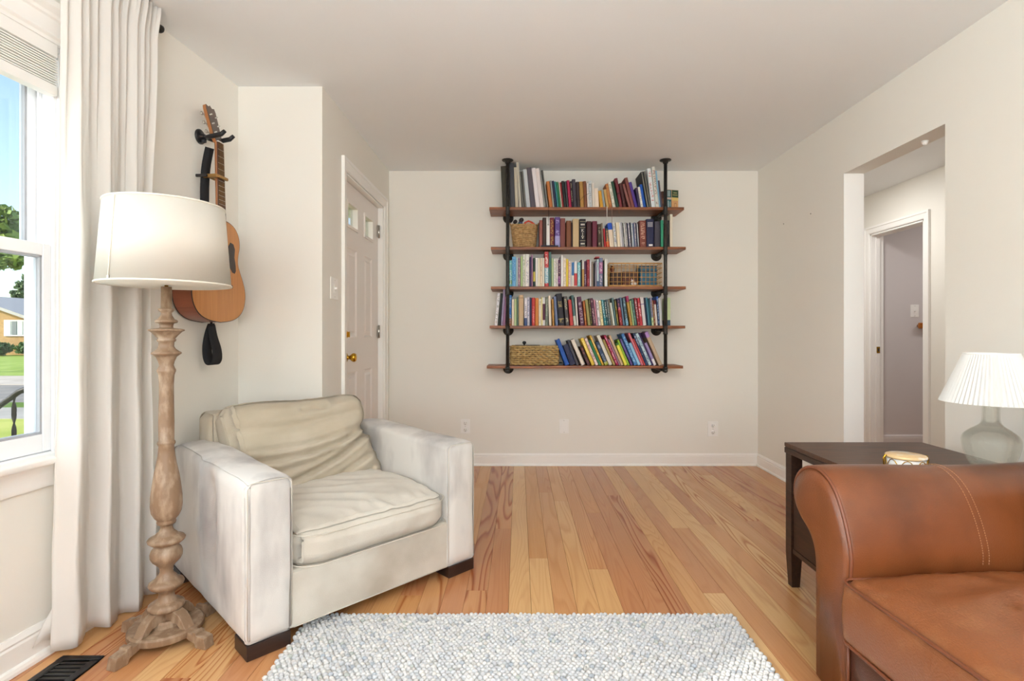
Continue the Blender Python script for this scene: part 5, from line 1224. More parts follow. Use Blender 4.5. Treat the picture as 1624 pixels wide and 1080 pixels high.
def book_obj(x, z, T, H, Dp, th_, col, acc, title, band, kind, yoff=0):
    ct = min(.0028, T * .16)
    m_ = MB()
    if 'notebook' in kind:
        m_.box(0, T, .006, Dp, 0, ct); m_.v, m_.f, m_.sm = [], [], []
        m_.box(0, ct, .006, Dp, 0, H); m_.box(T - ct, T, .006, Dp, 0, H)
    else:
        # rounded spine + two boards
        sec = [(0, Dp), (0, .004), (T * .12, .0012), (T * .32, 0), (T * .68, 0), (T * .88, .0012), (T, .004), (T, Dp), (T - ct, Dp), (T - ct, ct + .002), (ct, ct + .002), (ct, Dp)]
        n_ = len(sec); v = [(a, b, 0) for a, b in sec] + [(a, b, H) for a, b in sec]
        f = [(i, (i + 1) % n_, n_ + (i + 1) % n_, n_ + i) for i in range(n_)]
        for o_ in (0, n_):
            f += [(o_, o_ + 1, o_ + 10, o_ + 11), (o_ + 6, o_ + 7, o_ + 8, o_ + 9)]
            f += [(o_ + 1, o_ + 2, o_ + 3, o_ + 10), (o_ + 3, o_ + 4, o_ + 9, o_ + 10), (o_ + 4, o_ + 5, o_ + 6, o_ + 9)]
        m_.add(v, f)
    bo = m_.build('notebook' if 'notebook' in kind else 'binder' if 'binder' in kind else 'book', M['book'])
    bo.location = (x, YBK + yoff, z); bo.rotation_euler = (0, -th_, 0)
    bo.color = (*s2l(col), 1); bo['accent'] = list(s2l(acc)); bo['title'] = float(title)
    bo['band'] = [float(band[0]), float(band[1]), 0.0] if band else [0.0, 0.0, 0.0]; bo['band_colour'] = list(s2l(band[2])) if band else [0.0, 0.0, 0.0]
    hb = .004 if H > .14 else .003
    MB().box(ct, T - ct, (.006 if 'notebook' in kind else ct + .0022), Dp - .004, .0015, H - hb).build('pages', M['paper'], bo)
    if 'notebook' in kind:
        c = MB(); n_ = int(H / .010); wide = 'comb' in kind
        for k in range(n_):
            zz = .006 + k * (H - .012) / (n_ - 1)
            if wide: c.box(T * .08, T * .92, -.002, .008, zz - .0021, zz + .0021)
            else: c.tube([(T / 2 + T * .52 * math.cos(a), .005 + .006 * math.sin(a), zz) for a in np.linspace(0, 2 * math.pi, 6, endpoint=False)], .0011, 3, closed=True)
        if wide: c.box(T * .34, T * .66, .001, .008, .002, H - .002)
        cm = M['comb'] if wide else M['coil']
        o = c.build('comb_binding' if wide else 'coil_binding', cm, bo); o['kind'] = 'stuff'
    return bo
M['comb'] = mat('black_comb', '161516', .4); M['coil'] = mat('wire_coil', 'A89C8C', .4, .5)
ORD = {2: 'second', 3: 'third'}
def art(s): return s
seen = {}; pending = []
KJV = None
rb_ = random.Random(9)
for si, S_ in enumerate(SHELVES):
    names = [c for (_, _, _, _, c, _, _, _, _) in S_]
    hs_ = [(pzz(b[2]) - SZ[si]) * KS for b in S_]; sl = [b[3] / h for b, h in zip(S_, hs_)]
    if si == 4: sl = [-.385] * 3 + [-.43] * (len(S_) - 4) + [-.44]
    for it in range(400):      # neighbours may touch but not pass through one another
        for i in range(len(S_) - 1):
            gap = (S_[i + 1][0] - S_[i][1]) / min(hs_[i], hs_[i + 1]); v_ = (sl[i] - sl[i + 1]) - gap
            v_ -= .004
            if v_ > 1e-4: sl[i] -= v_ / 2; sl[i + 1] += v_ / 2
    for i, (x0, x1, yt, dx, c, kind, acc, title, band) in enumerate(S_):
        z = SZ[si] + .0004; Hz = pzz(yt) - z; th_ = math.atan(-sl[i])
        wb = (x1 - x0) / KS; T = wb * math.cos(th_) - .0003
        if th_ >= 0: H = (Hz - T * math.sin(th_)) / math.cos(th_); X, Zz = pxx(x0), z
        else: H = (Hz - T * math.sin(-th_)) / math.cos(th_); X, Zz = pxx(x0), z + T * math.sin(-th_)
        # a book leaning right stands on its lower right corner
        depth = min(.218, max(.11, H * rb_.uniform(.66, .78))) if 'journal' not in kind else .17
        base = COL[c]
        jit = [min(255, max(0, int(base[j:j + 2], 16) + rb_.randint(-5, 5))) for j in (0, 2, 4)]
        bo = book_obj(X, Zz, T, H, min(depth, YB - YBK - .008), th_, tuple(jit), acc, title, band, kind, yoff=rb_.uniform(0, .004))
        bo['category'] = 'book' if 'binder' not in kind else 'binder'
        if 'notebook' in kind: bo['category'] = 'notebook'
        bo['group'] = 'books on the ' + SHNAME[si]
        prv = names[i - 1] if i > 0 else None; nxt = names[i + 1] if i < len(S_) - 1 else None
        thin = 'thin ' if (x1 - x0) < 2.9 and 'thin' not in kind and 'slim' not in kind else ''
        base_l = f"{thin}{c} {kind}"
        if ' with ' in kind: lab = f"{base_l}, {SHNAME[si]}"
        elif prv and nxt: lab = f"{base_l} between {prv} and {nxt} ones, {SHNAME[si]}"
        elif nxt: lab = f"{base_l}, first from the left on the {SHNAME[si]}"
        else: lab = f"{base_l}, last on the right of the {SHNAME[si]}"
        pending.append((bo, lab, base_l, si, i, len(S_), x0))
        if 'gilt bands' in kind: KJV = (bo, T, H)
        if 'sticker' in kind:
            MB().box(T * .28, T * .80, -.0008, .0004, .008, .022).build('sticker', M['plate'], bo)
            w2 = MB()
            for q in range(4): w2.box(T * .14, T * .86, -.0006, .0004, H * (.86 - q * .045), H * (.86 - q * .045) + .0045)
            w2.build('printed_title', mat('silver_print', 'B9BAC0', .5), bo)
counts = {}
for p_ in pending: counts.setdefault(p_[1], []).append(p_)
used = set()
for lab, ps in counts.items():
    for k, (bo, l_, base_l, si, i, n_, x0) in enumerate(ps):
        if len(ps) > 1:
            l_ = f"{base_l}, {['leftmost', 'second', 'third', 'fourth'][k]} of the like on the {SHNAME[si]}"
        assert len(l_.split()) <= 16, l_
        assert l_ not in used, l_
        used.add(l_); bo['label'] = l_
# gilt bands and lettering on the big black book of the second shelf
bo, T, H = KJV
g = MB()
for q in (.03, .22, .69, .90): g.box(T * .06, T * .94, -.0006, .0004, H * q, H * q + .003)
g.build('gilt_bands', mat('dull_gilt', 'A89C7C', .5), bo)
def text(s, size, name, m_, parent, loc, rot=(R(90), 0, 0), ext=.0002):
    cu = bpy.data.curves.new(name, 'FONT'); cu.body = s; cu.size = size; cu.extrude = ext; cu.align_x = 'CENTER'; cu.align_y = 'CENTER'; cu.materials.append(m_)
    tmp = bpy.data.objects.new(name, cu); C.objects.link(tmp); bpy.context.view_layer.update()
    me = bpy.data.meshes.new_from_object(tmp.evaluated_get(bpy.context.evaluated_depsgraph_get())); bpy.data.objects.remove(tmp)
    o = bpy.data.objects.new(name, me); C.objects.link(o); o.parent = parent; o.location = loc; o.rotation_euler = rot; return o
mt_ = mat('silver_lettering', 'D6D2C4', .5)
for q, ch in ((.585, 'K'), (.46, 'J'), (.335, 'V')): text(ch, .034, 'letter', mt_, bo, (T / 2, -.0009, H * q))
for q in (.80, .12):
    g = MB(); 
    for a in range(3): g.box(T * (.2 + a * .22), T * (.36 + a * .22), -.0008, .0004, H * q - .006, H * q + .006)
    g.build('printed_title', mt_, bo)

# the cover-out volume at the right end of the top shelf, and its brown neighbour
def turned_book(loc, rz, w, d, h, label, c_cover, c_spine, parts, name='book', cat='book', group='books on the top shelf'):
    """w = spine width (along local x), d = cover width (along local y)"""
    o = MB().box(0, w, 0, d, 0, h).build(name, mat('cover_' + c_cover, c_cover, .5), None, bevel=.002)
    o.location = loc; o.rotation_euler = (0, 0, rz); tag(o, label, cat, group)
    for (nm, col, bx) in parts: MB().box(*bx).build(nm, mat('print_' + col, col, .5), o)
    return o
x0 = pxx(1059.5); z0 = SZ[0] + .0005
turned_book((x0, 4.232, z0), R(14), .106, .15, .155, 'green and peach cover-out book at the right end of the top shelf', 'D8A46E', '2A5A60',
            [('spine_print', '2F6268', (.002, .044, -.001, .001, .003, .152)), ('spine_band', 'C9B6A6', (.0, .044, -.0016, .001, .076, .092)),
             ('spine_lettering', 'B9CACB', (.012, .018, -.0016, .001, .10, .145)), ('spine_lettering', 'B9CACB', (.024, .030, -.0016, .001, .10, .145)), ('spine_lettering', 'B9CACB', (.012, .020, -.0016, .001, .012, .066)), ('spine_lettering', '8FB0B8', (.028, .036, -.0016, .001, .02, .06)),
             ('cover_print', '2A4A34', (.048, .105, -.0014, .001, .094, .153)), ('cover_print', 'D9BE72', (.048, .105, -.0012, .001, .070, .0938)), ('cover_figure', 'B98250', (.070, .088, -.0016, .001, .014, .052)), ('cover_figure', 'E0B484', (.075, .083, -.002, .001, .020, .044)),
             ('cover_lettering', 'C8B878', (.056, .096, -.0020, .001, .112, .116)), ('cover_lettering', 'A8A878', (.062, .092, -.0020, .001, .128, .134))])
turned_book((pxx(1048.6) + .022, 4.262, z0), R(0), .034, .13, .148, 'dark brown book standing behind the right-hand iron pipe on the top shelf', '5A3320', '5A3320', [('spine_label', '8A5A3A', (.006, .028, -.001, .001, .05, .09))])
# second shelf: slab lying flat, white pad and black folder beyond the pipe
o = MB().box(0, .137, 0, .05, 0, .012).build('book', mat('navy_cloth', '1A1E33', .6), None, bevel=.003); o.location = (pxx(857.8), YS + .000, SZ[1] + .0005); tag(o, 'thin black-blue book lying flat in front of the upright ones, second shelf', 'book', 'books on the second shelf')
MB().box(.004, .133, .002, .051, .003, .009).build('pages', M['paper'], o)
o = MB().box(0, .021, 0, .16, 0, .262).build('white_pad', M['ivory'] if 'ivory' in M else mat('ivory_pad', 'E3DAC6', .7), None, bevel=.002); o.location = (pxx(1063.5), 4.20, SZ[1] + .0005); tag(o, 'tall ivory slab standing right of the pipe on the second shelf', 'book')
o = MB().box(0, .013, 0, .15, 0, .215).build('black_folder', M['black'], None, bevel=.002); o.location = (pxx(1060.5), 4.215, SZ[1] + .0005); tag(o, 'black folder just right of the pipe on the second shelf', 'folder')
m_ = MB(); m_.tube([(.006, -.002, .10), (.005, -.010, .08), (.006, -.010, .05), (.006, -.002, .035)], .003, 6); m_.build('handle_loop', M['strap'], o)
# middle shelf: small red booklet lying on the books
o = MB().box(0, .032, 0, .09, 0, .010).build('booklet', mat('red_cloth', 'B24A50', .7), None, bevel=.002); o.location = (pxx(944.6), YBK + .01, pzz(409) + .002); tag(o, 'small red booklet lying on top of the middle shelf books', 'booklet')
# bottom shelf: flat black book and grey book behind the basket
o = MB().box(0, .135, 0, .17, 0, .016).build('book', M['black'], None, bevel=.002); o.location = (pxx(885.5) , YBK + .03, SZ[4] + .0005); o['kind'] = 'thing'; tag(o, 'flat black book under the leaning row beside the basket, bottom shelf', 'book', 'books on the bottom shelf')
o.scale = (.30, 1, 1)
# bookmark ribbons and cords that hang over the top shelf edge
def cord(px, y0_, y1_, col, w, label, curve=0, n='ribbon_bookmark'):
    pts = []
    zt_, zb2 = SZ[0] + .003, pzz(y1_)
    X = pxx(px)
    pts = [(X, YS + .02, zt_), (X, YS - .002, zt_), (X + curve * .3, YS - .004, zt_ - .02), (X + curve, YS - .003, (zt_ + zb2) / 2), (X + curve * .6, YS - .003, zb2)]
    o = MB().tube([tuple(q) for q in spline(pts, 3)], w, 5).build(n, mat('cord_' + col, col, .8)); tag(o, label, 'bookmark', 'bookmarks hanging off the top shelf'); return o
cord(962, 330, 356, 'DAD6D0', .0028, 'white ribbon bookmark hanging off the top shelf, left of the pair')
cord(970, 330, 354, 'A8806A', .0018, 'brown ribbon bookmark hanging off the top shelf, right of the white one')
cord(981.2, 330, 339, '9A6A50', .0018, 'short brown ribbon end hanging off the top shelf, rightmost')
o = cord(869, 330, 357, '3A2A24', .0011, 'dark cord hanging off the top shelf over a white book', .004, 'hanging_cord')
m_ = MB(); X = pxx(869.3); z_ = pzz(357)
for a in range(5): m_.tube([(X, YS - .003, z_), (X + .010 * math.cos(a * 1.3), YS - .004, z_ + .008 * math.sin(a * 1.3))], .0010, 4)
m_.tube([(X + .004, YS - .003, SZ[0]), (X + .006, YS - .004, z_ + .05), (X, YS - .003, z_)], .0010, 4)
m_.build('knot', mat('knot_dark', '2A1E1A', .9), o)
m_ = MB(); m_.tube([tuple(q) for q in spline([(pxx(909), YBK - .006, pzz(320)), (pxx(915), YBK - .008, pzz(316.5)), (pxx(920), YBK - .007, pzz(318)), (pxx(925), YBK - .009, pzz(312)), (pxx(932), YBK - .006, pzz(308)), (pxx(934), YBK - .004, pzz(307))], 4)], .0014, 5)
tag(m_.build('draped_cord', mat('cord_black', '241C1C', .8)), 'thin dark cord draped across the brown books on the top shelf', 'cord')

# ================================================================= BASKETS AND THEIR CONTENTS
def sr_ring(a, b_, y0, y1, z, rr=.03, n=40, wob=0, ph=0):
    pts = []
    cx, cy = (a + b_) / 2, (y0 + y1) / 2; hx, hy = (b_ - a) / 2, (y1 - y0) / 2
    for k in range(n):
        t = 2 * math.pi * k / n; e = .5
        c_, s_ = math.cos(t), math.sin(t)
        x = cx + hx * math.copysign(abs(c_) ** e, c_); y = cy + hy * math.copysign(abs(s_) ** e, s_)
        w2 = wob * (1 if (k + ph) % 2 else -1)
        pts.append((x + w2 * c_, y + w2 * s_, z))
    return pts
# 1. soft tapered rope basket
bz = SZ[1] + .0005; B1x0, B1x1, B1z = pxx(810), pxx(853), pzz(354.5)
BK = empty('rope_basket', ((B1x0 + B1x1) / 2, 4.275, bz)); tag(BK, 'tapered pale rope basket of toys at the left of the second shelf', 'basket')
hb = B1z - bz; n_ = 17; m_ = MB()
for k in range(n_):
    t = (k + .5) / n_; gx = .086 + .019 * t; gy = .068 + .012 * t
    m_.tube([(p[0], p[1], t * hb + .0022 * math.sin(i * .9 + k * 2.1)) for i, p in enumerate(sr_ring(-gx + .005 * (1 - t), gx + .003 * (1 - t), -gy, gy, 0, n=44))], hb / n_ * .60, 6, closed=True)
o = m_.build('coiled_rope', M['rope'], BK); o['kind'] = 'stuff'
MB().box(-.08, .08, -.062, .062, .001, .006).build('basket_base', M['rope'], BK)
for sg in (-1, 1):
    m_ = MB(); m_.tube([(sg * .100, -.03, hb - .012), (sg * .108, -.032, hb + .004), (sg * .114, -.02, hb + .016), (sg * .114, .01, hb + .018), (sg * .108, .03, hb + .004), (sg * .100, .03, hb - .012)], .005, 6); m_.build('rope_handle', M['rope'], BK)
def toy(name, label, loc, rz=0, group='toys in the rope basket'):
    e = empty(name, loc, rz); tag(e, label, 'toy', group); return e
bx, by = BK.location.x, BK.location.y
T1 = toy('toy_tractor', 'green toy tractor with dark wheels poking out of the rope basket', (bx - .045, by - .03, B1z - .03), R(12))
gm = mat('toy_green', '2E8A45', .4); nm_ = mat('toy_navy', '1E2A55', .4); rm_ = mat('toy_red', 'D84C32', .4)
m_ = MB(); m_.prism([(-.045, 0), (.035, 0), (.035, .03), (.01, .042), (-.02, .036), (-.045, .018)], -.018, .018, 'y'); m_.build('body', gm, T1, bevel=.003)
m_ = MB(); m_.box(.0, .03, -.016, .016, .032, .056); m_.build('cab', nm_, T1, bevel=.003)
for (x, z, r) in ((-.028, .055, .015), (.022, .070, .017)):
    m_ = MB(); m_.lathe([(.0001, -.016), (r, -.014), (r, .014), (.0001, .016)], 18, (x, 0, z), axis='y'); m_.build('wheel', mat('toy_wheel', '2A1E1E', .5), T1)
T2 = toy('toy_loop', 'red-orange toy frame with a pale centre in the rope basket', (bx + .035, by - .03, B1z - .03), R(-8))
m_ = MB(); m_.tube([(-.04, 0, .02), (-.028, 0, .05), (0, 0, .062), (.025, 0, .05), (.045, 0, .034), (.048, 0, .018), (0, 0, .012)], .008, 8, closed=True); m_.build('ring', rm_, T2)
m_ = MB(); m_.box(-.018, .018, -.004, .010, .02, .052); m_.build('centre', mat('toy_pale', 'CDB9A4', .5), T2, bevel=.002)
# 2. open rattan crate
bz = SZ[2] + .0005; cx0, cx1, cz1 = pxx(966.5), pxx(1050.5), pzz(417)
CB = empty('rattan_crate', ((cx0 + cx1) / 2, 4.275, bz)); tag(CB, 'open-grid rattan basket at the right of the middle shelf', 'basket')
hw_, hd_, hh = (cx1 - cx0) / 2, .080, cz1 - bz
for z in (.004, hh): 
    m_ = MB(); m_.tube([(-hw_, -hd_, z), (hw_, -hd_, z), (hw_, hd_, z), (-hw_, hd_, z)], .0042, 6, closed=True)
    m_.tube([(-hw_, -hd_ - .003, z - .006 if z > .1 else z + .006), (hw_, -hd_ - .003, z - .006 if z > .1 else z + .006)], .003, 6); m_.build('rim', M['cane'], CB)
def cane(a, b_): 
    m_ = MB(); m_.tube([a, b_], .0026, 5); m_.build('cane_bar', M['cane'], CB)
nv = 13
for k in range(nv + 1):
    x = -hw_ + 2 * hw_ * k / nv; cane((x, -hd_, .003), (x, -hd_, hh)); cane((x, hd_, .003), (x, hd_, hh))
for k in range(1, 5):
    z = hh * k / 5; cane((-hw_, -hd_ - .004, z), (hw_, -hd_ - .004, z)); cane((-hw_, hd_, z), (hw_, hd_, z)); cane((-hw_, -hd_, z), (-hw_, hd_, z)); cane((hw_, -hd_, z), (hw_, hd_, z))
for k in range(1, 4):
    y = -hd_ + 2 * hd_ * k / 4
    for sg in (-1, 1): cane((sg * hw_, y, .003), (sg * hw_, y, hh))
MB().box(-hw_ + .003, hw_ - .003, -hd_ + .003, hd_ - .003, .001, .004).build('crate_base', M['cane'], CB)
cbx, cby = CB.location.x, CB.location.y
def inbox(name, label, cat, x0, x1, z1, col, y0=-.06, y1=.065, z0=.005, var=None):
    o = MB().box(0, x1 - x0, 0, y1 - y0, 0, z1 - z0).build(name, mat('fill_' + col, col, .6, var=var, vs=30), None, bevel=.004)
    o.location = (cbx + x0, cby + y0, bz + z0); tag(o, label, cat, 'things inside the rattan crate'); return o
o = inbox('box', 'petrol-blue box in the right half of the rattan crate', 'box', .038, .172, hh - .020, '1F5A78', var='2C6F8C')
MB().box(.0, .134, -.0008, .0004, .115, .124).build('lid_line', mat('lid_dark', '12202A', .5), o)
inbox('box', 'dark brown box at the left in the rattan crate', 'box', -.192, -.112, hh * .62, '4A2416', var='2A1A14')
inbox('box', 'reddish-brown box in the middle of the rattan crate', 'box', -.100, .028, hh * .66, '6A2E20', var='3A2A1C')
o = inbox('box', 'pale card box at the back of the rattan crate', 'box', -.15, .02, hh - .008, 'B9AA98', y0=.030, y1=.07)
ts = empty('wooden_figure', (cbx - hw_ + .035, cby - .02, bz + .05)); tag(ts, 'red-brown figure sticking out of the rattan crate corner', 'toy', 'things inside the rattan crate')
m_ = MB(); m_.lathe([(.0001, 0), (.016, .0), (.018, .05), (.013, .075), (.017, .09), (.018, .105), (.010, .118), (.0001, .12)], 16); m_.build('figure_body', mat('fig_brown', '6E3524', .6), ts)
pl = empty('plush_toy', (cbx - .010, cby - .064, bz + .012)); tag(pl, 'small white and pink plush toy at the front of the rattan crate', 'toy', 'things inside the rattan crate')
wm = mat('plush_white', 'E3DCD8', .95, sheen=.5)
m_ = MB(); m_.sphere((0, 0, .012), (.024, .010, .013), 14, 10); m_.build('body', wm, pl)
m_ = MB(); m_.sphere((-.010, -.001, .032), (.014, .009, .012), 12, 8); m_.build('head', wm, pl)
for sg in (-1, 1):
    m_ = MB(); m_.sphere((-.010 + sg * .008, 0, .046), (.004, .003, .009), 8, 6); m_.build('ear', mat('plush_pink', 'CFA79C', .95), pl)
# 3. chunky seagrass box basket
bz = SZ[4] + .0045; sx0, sx1, sz1 = pxx(811.5), pxx(884.0), pzz(549)
SB = empty('seagrass_basket', ((sx0 + sx1) / 2, 4.265, bz)); tag(SB, 'chunky woven seagrass box basket at the left of the bottom shelf', 'basket')
hw_, hd_, hh = (sx1 - sx0) / 2, .078, sz1 - bz
rows = 9
for k in range(rows):
    z = (k + .5) * hh / rows; m_ = MB(); pts = []
    per = []; stp = .0115; nx = int(2 * hw_ / stp); ny = int(2 * hd_ / stp)
    for i in range(nx): per.append((-hw_ + 2 * hw_ * i / nx, -hd_, 0, -1))
    for i in range(ny): per.append((hw_, -hd_ + 2 * hd_ * i / ny, 1, 0))
    for i in range(nx): per.append((hw_ - 2 * hw_ * i / nx, hd_, 0, 1))
    for i in range(ny): per.append((-hw_, hd_ - 2 * hd_ * i / ny, -1, 0))
    for i, (x, y, nx_, ny_) in enumerate(per):
        w2 = .0058 * math.sin(i * math.pi / 2 + k * math.pi); bul = .004 * math.sin(math.pi * (k + .5) / rows)
        pts.append((x + nx_ * (w2 + bul), y + ny_ * (w2 + bul), z + .0030 * math.cos(i * math.pi / 2 + k * math.pi) + .001 * math.sin(i * 1.7 + k)))
    m_.tube(pts, hh / rows * .56, 5, closed=True); m_.build('woven_strand', M['rope2'], SB)
m_ = MB(); m_.tube([(-hw_, -hd_, hh), (0, -hd_ - .001, hh - .003), (hw_, -hd_, hh), (hw_, hd_, hh), (-hw_, hd_, hh)], .0065, 6, closed=True); m_.build('rim', M['rope2'], SB)
MB().box(-hw_ + .004, hw_ - .004, -hd_ + .004, hd_ - .004, .001, .005).build('basket_base', M['rope2'], SB)
for sg in (-1, 1):
    m_ = MB(); m_.tube([(sg * hw_, -.03, hh - .01), (sg * (hw_ + .014), -.03, hh - .002), (sg * (hw_ + .016), .0, hh - .004), (sg * (hw_ + .014), .03, hh - .002), (sg * hw_, .03, hh - .01)], .005, 6); m_.build('handle', M['rope2'], SB)
sbx, sby = SB.location.x, SB.location.y
LB = empty('wooden_box', (sbx - .155, sby - .055, bz + .02)); tag(LB, 'dark wooden box with a round knob showing above the seagrass basket', 'box')
m_ = MB(); m_.box(0, .20, 0, .11, 0, hh - .012); m_.build('box_body', M['espresso'], LB, bevel=.003)
m_ = MB(); m_.lathe([(.006, 0), (.006, .006), (.014, .012), (.016, .020), (.012, .029), (.0001, .032)], 16, (.075, .03, hh - .012)); m_.build('knob', M['black'], LB)
o = MB().box(0, .12, 0, .10, 0, hh - .012).build('paper_stack', M['paper'], None, bevel=.002); o.location = (sbx + .050, sby - .05, bz + .018); tag(o, 'cream paper stack showing above the seagrass basket at right', 'paper')
# ================================================================= OUTSIDE
GZ = -.60
def ground(name, pts, col, var=None, vs=3, z=GZ, label=None, **k):
    m_ = MB(); m_.prism([(p[0], p[1]) for p in pts], z - .12, z, 'z'); o = m_.build(name, mat(name + '_surface', col, .95, var=var, vs=vs, bump=.4, bs=40, spec=.1, **k)); o['kind'] = 'structure'
    if label: o['label'] = label
    return o
ground('terrain', [(-90, -40), (-1.75, -40), (-1.75, 2.9), (-1.25, 3.2), (-1.25, 80), (-90, 80)], '6E8C3E', '86A34A', 2, z=GZ - .02)
def lawn_slab(name, y0, y1, col, var, z0, z1):
    v = [(-80, y0, z0), (-1.3, y0, z0), (-1.3, y1, z1), (-80, y1, z1)]; v += [(a, b, c - .2) for a, b, c in v]
    o = MB().add(v, [(0, 1, 2, 3), (4, 7, 6, 5), (0, 4, 5, 1), (1, 5, 6, 2), (2, 6, 7, 3), (3, 7, 4, 0)]).build(name, mat(name + '_m_' + col, col, .95, var=var, vs=1.3, bump=.5, bs=30, spec=.1)); o['kind'] = 'structure'; return o
lawn_slab('lawn_near', 3.0, 10.6, 'C0C468', 'A8B452', GZ, GZ)
lawn_slab('sidewalk', 10.6, 12.2, 'BDB7AC', 'A9A398', GZ + .01, GZ + .01)
lawn_slab('verge', 12.2, 13.2, '6F8A3C', '5E7A33', GZ, GZ)
lawn_slab('street', 13.2, 17.8, '8E8983', '9E978E', GZ - .01, GZ - .01)
lawn_slab('driveway', 17.8, 21.5, 'D2C6B8', 'C2B6A6', GZ + .01, GZ + .01)
lawn_slab('lawn_far', 21.5, 60, 'A9BC62', '93AC50', GZ, -.1)
# neighbour's brick bungalow
HS = empty('brick_house', (-36.5, 38, -.35)); tag(HS, 'tan brick bungalow with a low pitched roof across the street', 'house')
bm_ = bpy.data.materials.new('tan_brick'); bm_.use_nodes = True; n = bm_.node_tree.nodes; l = bm_.node_tree.links
bt = n.new('ShaderNodeTexBrick'); bt.inputs['Scale'].default_value = 4.5; bt.inputs['Color1'].default_value = (*s2l('C29A62'), 1); bt.inputs['Color2'].default_value = (*s2l('B08A58'), 1); bt.inputs['Mortar'].default_value = (*s2l('A89478'), 1)
tc = n.new('ShaderNodeTexCoord'); mp = n.new('ShaderNodeMapping'); mp.inputs['Rotation'].default_value = (R(90), 0, 0); l.new(tc.outputs['Object'], mp.inputs[0]); l.new(mp.outputs[0], bt.inputs[0]); l.new(bt.outputs[0], n['Principled BSDF'].inputs['Base Color']); n['Principled BSDF'].inputs['Roughness'].default_value = .95
m_ = MB(); m_.box(-7, 2.2, 0, 8, -.3, 2.5); m_.prism([(-7, 2.5), (2.2, 2.5), (-2.4, 4.1)], .05, 8, 'y'); m_.build('wall', bm_, HS)
for (x0, x1, z0, z1, x2, z2) in ((-2.4, 2.9, 4.25, 2.40, 0, 0), (-2.4, -7.7, 4.25, 2.40, 0, 0)):
    v = [(x0, -.7, z0), (x1, -.7, z1), (x1, -.7, z1 - .22), (x0, -.7, z0 - .22)]; v += [(a, 8.6, c) for a, b, c in v]
    m_ = MB(); m_.add(v, [(0, 1, 2, 3), (4, 7, 6, 5), (0, 4, 5, 1), (1, 5, 6, 2), (2, 6, 7, 3), (3, 7, 4, 0)]); m_.build('roof', mat('roof_pale_fascia', 'B9B4B0', .8), HS)
for (x0, x1) in ((.02, 1.3), (-5.4, -3.4)):
    m_ = MB(); m_.box(x0 - .12, x1 + .12, -.10, .0, 1.30, 2.45); w_ = m_.build('window', M['trim'], HS)
    nsh = 3
    for k in range(nsh):
        a = x0 + (x1 - x0) * k / nsh; MB().box(a + .04, a + (x1 - x0) / nsh - .04, -.13, -.101, 1.40, 2.36).build('pane', mat('far_pane', '6E7C86' if k == 1 else 'C4CDD0', .2), w_)
def shrub(name, loc, r, n_, col, col2, label, trunk=None, cat='bush', lsz=.10, seed=0, crowns=None, group=None):
    e = empty(name, loc); tag(e, label, cat, group)
    nr = np.random.default_rng(seed)
    cr = crowns or [(0, 0, r[2], r[0], r[1], r[2])]
    vol = np.array([c[3] * c[4] * c[5] for c in cr]); pick = nr.choice(len(cr), n_, p=vol / vol.sum())
    cc = np.array(cr)[pick]
    d = nr.normal(size=(n_, 3)); d /= np.linalg.norm(d, axis=1)[:, None]; rad = nr.uniform(.55, 1.05, n_) ** .7
    lump = np.array([1 + .25 * fbm(a * 2.2 + seed, b * 2.2, c * 2.2) for a, b, c in d])
    P = cc[:, :3] + d * cc[:, 3:] * (rad * lump)[:, None]
    u = nr.normal(size=(n_, 3)); u /= np.linalg.norm(u, axis=1)[:, None]; w = np.cross(u, nr.normal(size=(n_, 3))); w /= np.linalg.norm(w, axis=1)[:, None]
    s_ = (lsz * nr.uniform(.6, 1.3, n_))[:, None]
    V = np.stack([P - u * s_, P + w * s_ * .5, P + u * s_, P - w * s_ * .5], 1).reshape(-1, 3)
    me = bpy.data.meshes.new('foliage'); me.vertices.add(4 * n_); me.vertices.foreach_set('co', V.ravel()); me.loops.add(4 * n_); me.loops.foreach_set('vertex_index', np.arange(4 * n_, dtype=np.int32))
    me.polygons.add(n_); me.polygons.foreach_set('loop_start', np.arange(0, 4 * n_, 4, dtype=np.int32)); me.polygons.foreach_set('loop_total', np.full(n_, 4, np.int32)); me.update(); me.validate()
    me.materials.append(mat('leaves_' + name + col, col, .7, var=col2, vs=.9)); o = bpy.data.objects.new('foliage', me); C.objects.link(o); o.parent = e; o['kind'] = 'stuff'
    if trunk:
        m_ = MB(); m_.tube([(0, 0, -.2), (.05, 0, trunk[1] * .5), (0, .05, trunk[1])], [trunk[0], trunk[0] * .8, trunk[0] * .5], 10)
        for k in range(5):
            a = k * 1.26; m_.tube([(0, 0, trunk[1] * .7), (math.cos(a) * r[0] * .5, math.sin(a) * r[1] * .5, trunk[1] + r[2] * .7)], [trunk[0] * .4, .02], 6)
        m_.build('trunk', mat('bark', '5A4636', .9), e)
    return e
shrub('maple_tree', (-24.0, 22.6, -.5), (2.8, 2.6, 2.3), 4200, '9DB04A', '5E8036', 'bright green leafy maple tree seen through the window', trunk=(.16, 3.0), cat='tree', lsz=.22, seed=3,
      crowns=[(1.9, 0, 6.3, .95, .8, .7), (2.7, 0, 5.5, .55, .6, .45), (1.5, 0, 5.2, 1.0, 1.0, .7), (2.3, 0, 4.75, .85, .7, .35), (0, 0, 5.6, 1.5, 1.4, 1.5), (2.85, .2, 4.9, .35, .4, .25)])
shrub('spruce_tree', (-46.2, 50.5, -.2), (1.8, 1.8, 2), 3400, '7C8F66', '4E6640', 'dusty green spruce tree behind the brick house roof, seen through the window', trunk=(.14, 4.0), cat='tree', lsz=.24, seed=8,
      crowns=[(0, 0, 3.9, 1.9, 1.6, .7), (.1, 0, 4.9, 1.5, 1.3, .65), (0, 0, 5.8, 1.1, 1.0, .6), (0, 0, 6.6, .6, .6, .5)])
